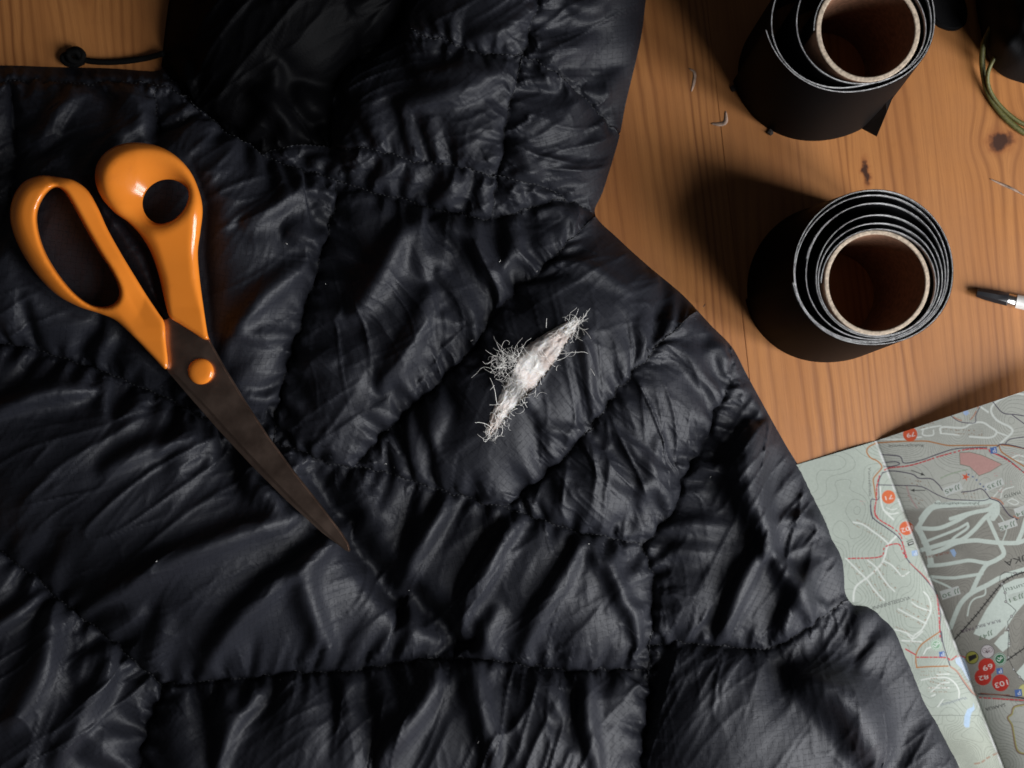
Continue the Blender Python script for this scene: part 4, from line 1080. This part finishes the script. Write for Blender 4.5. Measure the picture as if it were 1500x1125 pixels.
    for pts, w_ in [([(400, 75), (560, 85)], 12), ([(580, 185), (610, 140), (690, 120)], 12), ([(560, 400), (620, 388), (700, 380), (780, 385), (840, 430), (870, 490), (870, 550)], 12), ([(620, 465), (790, 465)], 10), ([(640, 500), (720, 430), (790, 420)], 10), ([(690, 355), (790, 350)], 10), ([(695, 620), (740, 560)], 10), ([(645, 532), (675, 520)], 12), ([(430, 0), (490, 60), (570, 0)], 11)]:
        pr.line(fc(pts), w_ / K, white)
    for pts, w_ in [([(220, 860), (228, 960), (250, 1050), (330, 1130)], 14), ([(260, 1060), (310, 1085), (370, 1075)], 10), ([(270, 1030), (315, 1050), (360, 1040)], 6), ([(1400, 100), (1320, 95), (1180, 160), (1135, 230), (1180, 310), (1290, 370), (1310, 410), (1260, 460), (1215, 500)], 17), ([(1030, 190), (1110, 245)], 15),
                    ([(720, 420), (730, 370), (900, 375), (970, 340), (1060, 330), (1130, 370), (1180, 410), (1130, 455), (960, 448)], 15), ([(725, 420), (870, 435)], 12), ([(560, 390), (640, 370), (720, 358)], 11), ([(575, 390), (575, 435), (655, 435), (660, 395)], 10), ([(200, 470), (400, 468), (560, 450)], 10), ([(1180, 410), (1265, 440)], 13), ([(440, 860), (470, 950), (525, 1035)], 12), ([(1310, 620), (1360, 600), (1400, 610)], 12), ([(1330, 640), (1400, 660)], 10),
                    ([(1150, 950), (1220, 870)], 8), ([(1215, 950), (1235, 890), (1320, 860)], 9), ([(1270, 980), (1310, 960), (1360, 990), (1330, 1010), (1280, 990)], 9)]:
        pr.line(fa(pts), w_ / K, white if pts[0] != (440, 860) else (0.45, 0.33, 0.31))
    # houses
    def houses(pts, off, n, f, col=(0.30, 0.19, 0.13)):
        P = catmull(f(pts), 4)
        for k in range(n):
            i = rng.integers(0, len(P) - 1); tv = P[i + 1] - P[i]; tv /= np.hypot(*tv) + 1e-9; nn = np.array([-tv[1], tv[0]]); c = P[i] + nn * rng.choice([-1, 1]) * (off + rng.random()) + rng.normal(size=2) * 0.4
            sz = rng.uniform(0.6, 1.1); pr.poly([c + tv * sz + nn * sz * 0.6, c - tv * sz + nn * sz * 0.6, c - tv * sz - nn * sz * 0.6, c + tv * sz - nn * sz * 0.6], col, 0.8)
    for pts, n in [([(20, 140), (160, 215), (280, 310)], 26), ([(0, 500), (110, 610), (255, 785)], 34), ([(120, 455), (230, 580), (340, 710)], 34), ([(250, 460), (360, 540), (450, 560)], 20), ([(480, 800), (630, 870)], 20), ([(370, 855), (600, 975)], 34), ([(620, 760), (640, 860), (600, 960)], 16), ([(340, 1025), (490, 1080)], 14)]: houses(pts, 3.6, n, fb)
    for pts, n in [([(560, 345), (800, 350)], 20), ([(640, 400), (790, 430)], 20), ([(620, 480), (790, 480)], 20), ([(450, 100), (560, 110)], 8)]: houses(pts, 2.4, n, fc)
    for pts, n in [([(400, 800), (640, 850)], 16), ([(740, 400), (1100, 420)], 30), ([(560, 360), (680, 350)], 12), ([(450, 950), (600, 1000)], 10), ([(910, 930), (1040, 930)], 8)]: houses(pts, 2.2, n, fa, (0.27, 0.17, 0.11))
    for pts, n in [([(1180, 960), (1240, 850), (1320, 830)], 14), ([(1130, 765), (1220, 760)], 6), ([(1300, 590), (1390, 620)], 8), ([(60, 990), (110, 995)], 4)]: houses(pts, 1.4, n, fa, (0.50, 0.29, 0.28))
    # orange and purple roads, trails
    for f, pts in [(fa, [(180, 500), (330, 490), (480, 485), (600, 485), (680, 500), (780, 520), (900, 520), (1200, 520)]), (fa, [(180, 505), (130, 530), (110, 570), (140, 620), (200, 650), (235, 700), (190, 760), (165, 800), (175, 880), (185, 950)]), (fa, [(1200, 520), (1220, 570), (1290, 620), (1420, 700)]), (fa, [(1215, 515), (1300, 525), (1420, 548)]), (fc, [(715, 0), (640, 50), (560, 110), (520, 180), (515, 240), (522, 297)]), (fc, [(522, 297), (620, 290), (780, 285)])]: pr.line(f(pts), 1.9, orange)
    for f, pts, w_ in [(fa, [(225, 595), (380, 610), (420, 665), (560, 640), (700, 590), (830, 550), (960, 540), (1100, 535)], 1.4), (fa, [(245, 660), (350, 655), (380, 675), (300, 695), (250, 690)], 1.4), (fa, [(240, 745), (320, 730), (480, 755), (540, 790), (640, 795), (700, 840), (735, 890)], 1.4), (fa, [(890, 905), (980, 895), (1060, 880), (1130, 960)], 1.4),
                       (fa, [(205, 845), (400, 850), (560, 860), (680, 920), (780, 960), (900, 970), (1060, 975), (1130, 955)], 1.2), (fa, [(1145, 155), (1230, 250), (1330, 265), (1420, 280)], 1.3), (fa, [(1310, 270), (1420, 350)], 1.3), (fa, [(1050, 190), (1010, 270), (1005, 330), (940, 335), (880, 325), (840, 305), (800, 270)], 1.1), (fa, [(1185, 530), (1215, 510), (1300, 518), (1420, 548)], 1.6), (fa, [(1250, 510), (1290, 470), (1420, 448)], 1.2),
                       (fa, [(1190, 590), (1280, 640), (1420, 755)], 1.3), (fa, [(1130, 960), (1200, 985), (1250, 1050), (1290, 1100), (1350, 1130)], 1.5), (fa, [(240, 745), (210, 820), (208, 960), (150, 965), (145, 1040), (160, 1125)], 1.2), (fb, [(140, 0), (150, 80), (190, 130), (280, 190), (370, 260), (410, 330), (430, 420), (480, 490), (560, 570), (620, 640), (680, 715)], 1.5), (fb, [(680, 715), (700, 800), (720, 900), (715, 1000), (730, 1125)], 1.2),
                       (fc, [(725, 0), (740, 100), (770, 200), (800, 285), (850, 330), (910, 420), (970, 500), (1010, 530)], 1.3)]: pr.line(f(pts), w_, purple)
    pr.line(fc([(800, 290), (855, 330), (915, 415), (975, 495), (1010, 525)]), 2.4, (0.46, 0.27, 0.20))
    for f, pts in [(fa, [(258, 722), (300, 705), (440, 690), (560, 660), (700, 613), (830, 577), (940, 552), (1100, 548), (1130, 575), (1200, 603), (1290, 655), (1420, 755)]), (fa, [(215, 770), (195, 850), (190, 960), (175, 1060), (205, 1125)]), (fb, [(180, 0), (180, 80), (230, 130), (330, 190), (390, 250), (410, 330), (440, 430)]), (fb, [(-40, 440), (220, 425), (260, 345), (370, 320), (410, 390), (432, 430)]), (fb, [(690, 740), (705, 900), (715, 1100)]), (fc, [(430, 145), (510, 190)]), (fc, [(525, 212), (760, 215), (800, 238), (860, 200), (940, 220)]), (fc, [(1040, 545), (1150, 552), (1420, 568)])]: pr.line(f(pts), 1.9, red, dash=(4.0, 2.6))
    pr.line(fb([(470, 480), (560, 562), (650, 660)]), 1.2, (0.5, 0.13, 0.1)); pr.line(fc([(1030, 515), (1200, 522), (1420, 552)]), 1.8, (0.03, 0.02, 0.03)); pr.line(fc([(1050, 508), (1160, 520), (1285, 523)]), 1.4, (0.22, 0.08, 0.05))
    pr.line(fc([(960, 1095), (1050, 1080), (1100, 1045), (1190, 1000)]), 2.6, (0.30, 0.15, 0.09), 0.7, dash=(1.6, 1.2)); pr.line(fc([(1420, 600), (1325, 622), (1303, 680), (1272, 712), (1305, 770), (1320, 850), (1340, 960), (1370, 1000), (1420, 1012)]), 3.2, (0.20, 0.09, 0.05), 0.8); pr.line(fc([(1420, 604), (1330, 624), (1308, 682), (1278, 712), (1310, 772), (1325, 850), (1345, 955), (1372, 994), (1420, 1006)]), 1.3, (0.42, 0.40, 0.12))
    pr.line(fa([(1140, 950), (1210, 975), (1262, 1045), (1300, 1090), (1360, 1120)]), 2.2, (0.42, 0.16, 0.09), 0.8, dash=(1.2, 0.9)); pr.line(fa([(800, 262), (850, 300), (930, 320), (985, 285), (1030, 200)]), 1.8, (0.42, 0.18, 0.10), 0.8, dash=(1.4, 0.8))
    # lift line with ticks, chair line with stations
    for f, pts in [(fb, [(835, 1105), (1000, 920), (1120, 770), (1220, 650), (1300, 590), (1420, 548)]), (fc, [(1265, 238), (1420, 130)])]:
        P = catmull(f(pts), 2); pr.line(P, 1.8, black, smooth=False); acc = 0
        for a, b in zip(P[:-1], P[1:]):
            acc += np.hypot(*(b - a))
            if acc > 6: acc = 0; tv = (b - a) / np.hypot(*(b - a)); nn = np.array([-tv[1], tv[0]]); pr.line([b - nn * 2.6, b + nn * 2.6], 1.0, black, smooth=False)
    for f, pts in [(fb, [(1205, 630), (1210, 580), (1245, 550), (1330, 562), (1420, 548)]), (fb, [(1225, 650), (1250, 720), (1260, 800), (1300, 830), (1340, 870), (1270, 960), (1280, 1050), (1290, 1125)]), (fc, [(1280, 0), (1272, 210), (1320, 310), (1370, 375), (1420, 425)])]:
        pr.line(f(pts), 0.8, black, smooth=False)
    for f, c in [(fb, (1250, 722)), (fb, (1256, 795)), (fb, (1303, 915)), (fb, (1275, 1022)), (fb, (1330, 560)), (fb, (1225, 648)), (fc, (1284, 100)), (fc, (1278, 212)), (fc, (1320, 312)), (fc, (1368, 375))]:
        pr.disc(f([c])[0], 2.0, (0.5, 0.5, 0.48), ring=(black, 0.7))
    # arrows
    for a, b in [((480, 725), (585, 765)), ((590, 890), (475, 890))]:
        a, b = np.array(fa([a])[0]), np.array(fa([b])[0]); tv = (b - a) / np.hypot(*(b - a)); nn = np.array([-tv[1], tv[0]]); pr.line([a, b], 1.0, black, smooth=False); pr.poly([b, b - tv * 5 + nn * 2.4, b - tv * 5 - nn * 2.4], black)
    # dotted line, star
    P = np.array(fa([(950, 760), (985, 778), (1015, 805), (1045, 838), (1072, 860), (1090, 882)]))
    for p in P: pr.disc(p, 1.3, (0.10, 0.14, 0.26))
    sc = np.array(fa([(925, 780)])[0]); pr.poly([sc + (6.4 if k % 2 == 0 else 2.5) * np.array([math.sin(math.pi * k / 5 + 0.3), math.cos(math.pi * k / 5 + 0.3)]) for k in range(10)], (0.62, 0.10, 0.04))
    pr.line(fa([(720, 790), (800, 755), (950, 715)]), 2.0, (0.20, 0.30, 0.17), 0.5, dash=(2.2, 0.9))
    # numbered signs
    lab = (0.55, 0.57, 0.54); gtxt = (0.10, 0.16, 0.10)
    def ski(f, c, d):
        c = np.array(f([c])[0]); d = np.array(d, float)
        for o_ in (-2.0, 2.0): pr.line([c + d * o_ + (0.3, -3), c + d * o_ + (-0.9, 0), c + d * o_ + (0.6, 3)], 1.3, gtxt, smooth=False); pr.disc(c + d * o_ + (0.5, 3.6), 0.9, gtxt)
    for f, quad, t0, t1, txt, ic in [(fa, [(735, 875), (880, 820), (905, 880), (760, 940)], (818, 862), (750, 890), "45", (855, 862)), (fa, [(1080, 840), (1225, 785), (1245, 840), (1100, 900)], (1160, 828), (1098, 855), "35", (1200, 825)), (fa, [(1320, 1045), (1430, 1002), (1450, 1085), (1345, 1112)], (1410, 1055), (1335, 1078), "34", (1440, 1045)), (fb, [(1190, 150), (1330, 105), (1355, 170), (1215, 215)], (1272, 155), (1202, 180), "45", (1310, 150)), (fb, [(710, 710), (865, 665), (885, 730), (735, 780)], (800, 712), (728, 738), "30", (850, 705)), (fb, [(1270, 740), (1420, 700), (1420, 765), (1290, 800)], (1342, 748), (1280, 772), "31", (1380, 745))]:
        pr.poly(f(quad), lab if txt != "31" else (0.50, 0.55, 0.50)); a, b = f([t0, t1]); pr.text(txt, a, b, 6.0, gtxt); ski(f, ic, (1, -0.3))
    a, b = fb([(1098, 1055), (1025, 1080)]); pr.text("47", a, b, 6.4, gtxt); ski(fb, (1125, 1050), (1, -0.3))
    for f, c, r, col, a, b, txt, cap in [(fa, (468, 428), 59, (0.56, 0.085, 0.03), (503, 408), (436, 424), "79", 6.2), (fa, (290, 945), 56, (0.62, 0.14, 0.045), (322, 925), (260, 940), "71", 6.0), (fb, (436, 190), 57, (0.60, 0.12, 0.04), (482, 165), (390, 195), "102", 6.2), (fc, (1068, 375), 69, (0.44, 0.03, 0.018), (1108, 352), (1030, 372), "82", 6.6), (fc, (1100, 290), 71, (0.44, 0.03, 0.018), (1140, 262), (1062, 288), "69", 7.4), (fc, (1213, 423), 70, (0.44, 0.028, 0.018), (1266, 398), (1162, 428), "103", 7.4)]:
        pr.disc(f([c])[0], r / K, col); p, q = f([a, b]); pr.text(txt, p, q, cap, (0.68, 0.62, 0.58))
    # picture signs
    def sign(f, c, r, col, ring): pr.disc(f([c])[0], r / K, col, ring=ring)
    sign(fc, (978, 215), 54, (0.26, 0.25, 0.05), (black, 0.9)); pr.poly(fc([(945, 205), (1010, 185), (1018, 215), (955, 250)]), black)
    sign(fc, (1105, 165), 57, (0.48, 0.45, 0.45), (black, 0.8))
    for c in ((1082, 158), (1128, 152)): pr.disc(fc([c])[0], 3.6, (0.12, 0.06, 0.08), inner=2.9)
    pr.line(fc([(1082, 158), (1105, 175), (1128, 152)]), 0.9, (0.12, 0.06, 0.08), smooth=False); pr.line(fc([(1098, 160), (1105, 175)]), 1.4, (0.05, 0.03, 0.04), smooth=False)
    for c, r, g_, wcol in (((1207, 228), 53, (0.03, 0.13, 0.06), (0.55, 0.6, 0.55)), ((682, 110), 46, (0.22, 0.36, 0.24), (0.60, 0.66, 0.60))):
        sign(fc, c, r, g_, (wcol, 0.5)); cc = np.array(fc([c])[0]); pr.disc(cc, r / K - 1.6, wcol, inner=r / K - 2.6)
        pr.line([cc + (-4, 1), cc + (-1, 3), cc + (2, -1), cc + (4, -2)], 1.3, wcol); pr.line([cc + (-3, -2), cc + (0, -1), cc + (2, -4)], 1.1, wcol)
    sign(fc, (1412, 485), 52, (0.52, 0.50, 0.20), ((0.2, 0.2, 0.1), 0.6))
    for f, c, h_ in ((fa, (1155, 560), 30), (fc, (730, 186), 25), (fc, (1205, 325), 28), (fc, (1360, 505), 32), (fb, (505, 395), 26)):
        pr.poly(f([(c[0] - h_, c[1] - h_ + 8), (c[0] + h_ - 6, c[1] - h_), (c[0] + h_, c[1] + h_ - 8), (c[0] - h_ + 6, c[1] + h_)]), blue if f is not fb else (0.30, 0.42, 0.62)); p, q = f([(c[0] + 12, c[1] - 18), (c[0] - 12, c[1] - 12)]); pr.text("P", p, q, 6.0, (0.62, 0.66, 0.70))
    pr.line(fb([(440, 300), (492, 280)]), 1.1, black, smooth=False); pr.poly(fb([(445, 310), (495, 292), (499, 320), (452, 338)]), black); pr.poly(fb([(456, 314), (490, 302), (492, 312), (460, 324)]), (0.5, 0.52, 0.48))
    # place names
    for f, a, b, cap, txt, col in [(fa, (576, 510), (290, 515), 4.2, "Rukajärventie", (0.06, 0.06, 0.05)), (fa, (1042, 990), (668, 990), 4.0, "Juhannuskalliontie", (0.05, 0.05, 0.045)), (fa, (122, 700), (128, 940), 4.2, "Vuosselintie", (0.09, 0.09, 0.085)), (fa, (1372, 893), (1238, 930), 5.0, "MASTO", (0.04, 0.05, 0.04)), (fb, (1500, 378), (1240, 462), 9.0, "RUKA", (0.015, 0.015, 0.015)), (fb, (1208, 938), (885, 1030), 4.6, "RUKA BIKE PARK", (0.06, 0.03, 0.06)), (fb, (462, 748), (150, 838), 5.2, "VUOSSELINRINNE", (0.05, 0.05, 0.05)),
                                    (fb, (1420, 640), (1252, 685), 6.6, "tuntu", (0.12, 0.15, 0.12)), (fc, (1250, 590), (1085, 632), 4.8, "SAARUA", (0.012, 0.012, 0.012)), (fb, (782, 378), (600, 420), 4.0, "RUKA SKI", (0.22, 0.06, 0.04)), (fc, (932, 535), (715, 600), 4.2, "Vuosselinlampi", (0.17, 0.19, 0.24))]:
        p, q = f([a, b]); pr.text(txt, p, q, cap, col, 0.92)
    # worn speckle of the paper
    pr.img *= 0.68 * (1 + 0.03 * smooth_noise(XX.shape, (400, 300), rng))[..., None]
    # the sheet: crease at s = 0, two panels that rise away from it
    ss = np.concatenate([np.arange(-170, 0, 0.85), np.arange(0, 330, 0.85)]); tt = np.arange(0, 640, 0.9)
    SS, TT = np.meshgrid(ss, tt); d = np.array([187.0, 480.0]); d /= np.hypot(*d); dl = np.array([-113.0, 34.0]); dl /= np.hypot(*dl); dr = np.array([217.0, -73.0]); dr /= np.hypot(*dr)
    ws = np.abs(SS); PX = 1283 + np.where(SS < 0, dl[0], dr[0]) * ws + d[0] * TT; PY = 646 + np.where(SS < 0, dl[1], dr[1]) * ws + d[1] * TT
    wav = smooth_noise(SS.shape, (5, 4), rng)
    tn = TT / 480.0
    zl = (4 + 9 * tn) * np.exp(-np.maximum(ws - 8, 0) ** 2 / 4200.0) * (1 - np.exp(-ws / (22 + 8 * (1 - tn))))
    zr = ws * (0.19 + 0.05 * tn) + (8 + 14 * tn) * (1 - np.exp(-ws / 32.0))
    soft = np.minimum(ws / 3.0, 1.0)
    Z = 1.2 + soft * np.where(SS < 0, zl, zr) + 0.7 * wav * np.minimum(ws / 30, 1)
    V = Wa(np.stack([PX, PY, Z], -1)).reshape(-1, 3); nx_, ny_ = len(ss), len(tt)
    k = np.arange(nx_ * ny_).reshape(ny_, nx_); F = np.stack([k[:-1, :-1], k[1:, :-1], k[1:, 1:], k[:-1, 1:]], -1).reshape(-1, 4)
    fx = np.clip((PX - pr.x0) * pr.r - 0.5, 0, pr.w - 1.01); fy = np.clip((PY - pr.y0) * pr.r - 0.5, 0, pr.h - 1.01); ix, iy = fx.astype(int), fy.astype(int); a = (fx - ix)[..., None]; b = (fy - iy)[..., None]
    I = pr.img; col = (I[iy, ix] * (1 - a) + I[iy, ix + 1] * a) * (1 - b) + (I[iy + 1, ix] * (1 - a) + I[iy + 1, ix + 1] * a) * b
    wear = np.exp(-(ws / 1.6) ** 2) * np.clip(0.55 + 0.5 * smooth_noise(SS.shape, (60, 4), rng), 0, 1); col = col * (1 - 0.7 * wear[..., None]) + 0.62 * 0.7 * wear[..., None]   # paper worn white on the fold
    root = empty("trail_map", W(1340, 900)); tag(root, "unfolded green trail map lying partly under the jacket sleeve", "map"); bpy.context.view_layer.update()
    m, nt, bs = new_mat("printed_map_paper"); q = NT(nt)
    at = q.n('ShaderNodeVertexColor', layer_name='print'); q.l(at.outputs[0], bs.inputs['Base Color'])
    tc = q.n('ShaderNodeTexCoord'); pf = q.noise(tc.outputs['Object'], 220, 4, 0.6); bs.inputs['Roughness'].default_value = 0.7; bs.inputs['Specular IOR Level'].default_value = 0.18
    q.l(q.bump(pf, 0.10, 0.0005), bs.inputs['Normal'])
    for name, keep in (("map_panel", SS < 0), ("map_panel", SS >= 0)):
        cols = np.where(keep[0])[0]; lo_, hi_ = cols[0], cols[-1] + 1
        if lo_ == 0: hi_ += 1
        kk = k[:, lo_:hi_]; sub = np.arange(kk.size).reshape(kk.shape); f = np.stack([sub[:-1, :-1], sub[1:, :-1], sub[1:, 1:], sub[:-1, 1:]], -1).reshape(-1, 4)
        me = bpy.data.meshes.new(name); vv = V[kk.ravel()]; nf = len(f)
        me.vertices.add(len(vv)); me.vertices.foreach_set('co', vv.ravel()); me.loops.add(nf * 4); me.loops.foreach_set('vertex_index', f.ravel().astype(np.int32)); me.polygons.add(nf)
        me.polygons.foreach_set('loop_start', np.arange(0, nf * 4, 4, dtype=np.int32)); me.polygons.foreach_set('loop_total', np.full(nf, 4, np.int32)); me.polygons.foreach_set('use_smooth', np.ones(nf, bool)); me.update()
        ca = me.color_attributes.new('print', 'FLOAT_COLOR', 'POINT'); cc = np.concatenate([col.reshape(-1, 3)[kk.ravel()], np.ones((kk.size, 1))], 1); ca.data.foreach_set('color', cc.ravel().astype(np.float32))
        me.materials.append(m); o = bpy.data.objects.new(name, me); C.objects.link(o); o.parent = root; o.matrix_parent_inverse = root.matrix_basis.inverted()
    # second sheet underneath shows as a thin dark edge along the top
    e0 = [(1150, 690, 0.3), (1283, 648, 0.4), (1283, 652, 0.4), (1150, 694, 0.3)]
build_map()

# ------------------------------------------------------------------ pen
def build_pen():
    a = np.array([1430.0, 428.5]); d = np.array([72.0, 15.5]); d /= np.linalg.norm(d); root = empty("pen", W(1500, 445)); bpy.context.view_layer.update()
    tag(root, "white pen with black tip end lying on the wood", "pen")
    R0 = 10.5
    def lathe(name, prof, mat, sides):
        Vv, F = [], []; n = len(prof)
        nr = np.array([-d[1], d[0]])
        for s_, r_ in prof:
            for k in range(sides):
                t = 2 * math.pi * (k + 0.5) / sides; p = a + d * s_ + nr * math.cos(t) * r_; Vv.append(W(p[0], p[1], R0 + math.sin(t) * r_))
        for i in range(n - 1):
            for k in range(sides): F.append((i * sides + k, i * sides + (k + 1) % sides, (i + 1) * sides + (k + 1) % sides, (i + 1) * sides + k))
        F.append(tuple(range(sides))); F.append(tuple(range((n - 1) * sides, n * sides)))
        o = mesh_obj(name, Vv, F, mat, root)
        bm = bmesh.new(); bm.from_mesh(o.data); bmesh.ops.recalc_face_normals(bm, faces=bm.faces)
        for e in bm.edges:
            if len(e.link_faces) == 2 and e.calc_face_angle(0) > 0.6: e.smooth = False
        bm.to_mesh(o.data); bm.free(); return o
    lathe("tip_plug", [(0, 5.0), (1.5, 6.6), (12, 8.4), (30, 9.8), (47, 10.4), (48, 9.6)], M['pen_black'], 8)
    lathe("metal_ring", [(47.5, 8.6), (48, 9.0), (60, 9.0), (60.5, 8.6)], M['chrome'], 24)
    lathe("barrel", [(60, 8.5), (60.5, 10.2), (76, 10.4), (300, 10.4), (330, 10.0), (331, 8.0)], M['pen_white'], 24)
build_pen()

# ------------------------------------------------------------------ pouch with green cord, strap end
def build_pouch():
    root = empty("pouch", W(1520, 20)); bpy.context.view_layer.update(); tag(root, "black fabric pouch at the corner with an olive green cord loop", "pouch")
    out = catmull([(1432, -60), (1429, 0), (1436, 45), (1444, 80), (1462, 106), (1492, 120), (1540, 128), (1600, 110), (1640, 40), (1640, -60), (1600, -140), (1500, -150), (1450, -120)], 6, closed=True)
    h = 4.0; x0, y0 = 1410, -170; nx, ny = 66, 82
    X, Y = np.meshgrid(x0 + h * np.arange(nx), y0 + h * np.arange(ny), indexing='ij'); d2 = sd_poly(X, Y, out)
    rng = np.random.default_rng(8); nz_ = smooth_noise((nx, ny), (9, 11), rng) * 5
    hz = 66 * np.clip(1 - np.exp(d2 / 35), 0, 1) + nz_ * np.clip(-d2 / 40, 0, 1) + 2
    Vv, F, idx = [], [], {}
    ins = d2 < h * 1.2; gx_, gy_ = np.gradient(d2, h); gl_ = np.hypot(gx_, gy_) + 1e-6; ov = np.maximum(d2, 0); X = X - gx_ / gl_ * ov; Y = Y - gy_ / gl_ * ov
    for i in range(nx):
        for j in range(ny):
            if ins[i, j]: idx[i, j] = len(Vv); Vv.append(W(X[i, j], Y[i, j], 0.5 + 2 * max(0, hz[i, j]) if d2[i, j] < 0 else 0.2))
    for i in range(nx - 1):
        for j in range(ny - 1):
            q_ = [(i, j), (i + 1, j), (i + 1, j + 1), (i, j + 1)]
            if all(p in idx for p in q_): F.append(tuple(idx[p] for p in q_)[::-1])
    mesh_obj("pouch_body", Vv, F, M['black_soft'], root)
    for pts, r in (([(1452, 40, 40), (1440, 68, 30), (1440, 105, 16), (1450, 142, 6), (1474, 174, 5), (1508, 198, 5), (1560, 212, 5), (1610, 190, 5), (1630, 120, 10)], 4.2), ([(1470, 70, 44), (1456, 86, 34), (1447, 108, 24), (1450, 132, 14), (1468, 158, 8), (1500, 182, 6), (1550, 196, 6), (1596, 176, 6), (1610, 110, 10)], 3.0)):
        v, f = tube(Wa(catmull(pts, 4)), r * S, 8); mesh_obj("cord_loop", v, f, M['green'], root)
build_pouch()
def build_strap():
    out = catmull([(1352, -60), (1372, -62), (1398, -40), (1412, -8), (1418, 18), (1414, 36), (1398, 43), (1376, 36), (1366, 20), (1356, -10)], 5, closed=True)
    bm = bmesh.new(); vs = [bm.verts.new(W(x, y, 9)) for x, y in out]; f = bm.faces.new(vs)
    if f.normal.z < 0: f.normal_flip()
    e = bmesh.ops.extrude_face_region(bm, geom=[f])
    for v_ in [g for g in e['geom'] if isinstance(g, bmesh.types.BMVert)]: v_.co.z = 0.0002
    bmesh.ops.recalc_face_normals(bm, faces=bm.faces)
    bmesh.ops.bevel(bm, geom=[x for x in bm.edges if x.verts[0].co.z > 0.002 and x.verts[1].co.z > 0.002], offset=2.5 * S, segments=3, affect='EDGES')
    me = bpy.data.meshes.new("strap_end"); bm.to_mesh(me); bm.free(); me.materials.append(M['black_soft'])
    o = bpy.data.objects.new("strap_end", me); C.objects.link(o); tag(o, "rounded black strap end lying between the cut off tape roll and pouch", "strap")
build_strap()

# ------------------------------------------------------------------ small scraps on the boards
def sliver(pts, w, label, mat, name="paper_scrap", cat="scrap", z=0.8):
    P = catmull(pts, 3); n = len(P); Vv, F = [], []
    T = np.gradient(P[:, :2], axis=0); T /= np.linalg.norm(T, axis=1, keepdims=True); N = np.stack([-T[:, 1], T[:, 0]], 1)
    for i in range(n):
        ww = w * math.sin(math.pi * (i + 0.4) / n) ** 0.6
        for s_, zz in ((1, z * 0.5), (0.3, z * 1.2), (-1, z * 0.5)):
            Vv.append(W(P[i, 0] + N[i, 0] * ww * s_, P[i, 1] + N[i, 1] * ww * s_, zz))
    for i in range(n - 1):
        for j in range(2): k = i * 3 + j; F.append((k, k + 1, k + 4, k + 3))
    o = mesh_obj(name, Vv, F, mat); md = o.modifiers.new("t", 'SOLIDIFY'); md.thickness = 0.00012; md.offset = 0
    tag(o, label, cat)
sliver([(1009, 100), (1017, 106), (1017, 118), (1013, 134)], 2.4, "curved pale paper sliver nearest the jacket on the wood", M['sliver'])
sliver([(1042, 181), (1055, 182), (1063, 178), (1063, 163)], 3.2, "bent pale paper sliver just above the board joint beside the tape roll", M['sliver'])
sliver([(1450, 262), (1468, 270), (1484, 277), (1500, 286)], 2.0, "straight pale paper sliver under the pouch at the right edge", M['sliver'])
def crumb(px, py, r, label):
    bm = bmesh.new(); bmesh.ops.create_icosphere(bm, subdivisions=2, radius=r * S)
    rng = np.random.default_rng(px)
    for v_ in bm.verts: v_.co *= 0.75 + 0.4 * rng.random(); v_.co.z *= 0.6
    me = bpy.data.meshes.new("crumb"); bm.to_mesh(me); bm.free(); me.materials.append(M['crumb'])
    o = bpy.data.objects.new("crumb", me); C.objects.link(o); x, y, _ = W(px, py); o.location = (x, y, r * 0.5 * S); tag(o, label, "crumb")
crumb(1074, 130, 5, "dark crumb left of the cut off tape roll")
crumb(1128, 194, 5, "dark crumb against the lower edge of the cut off tape roll")
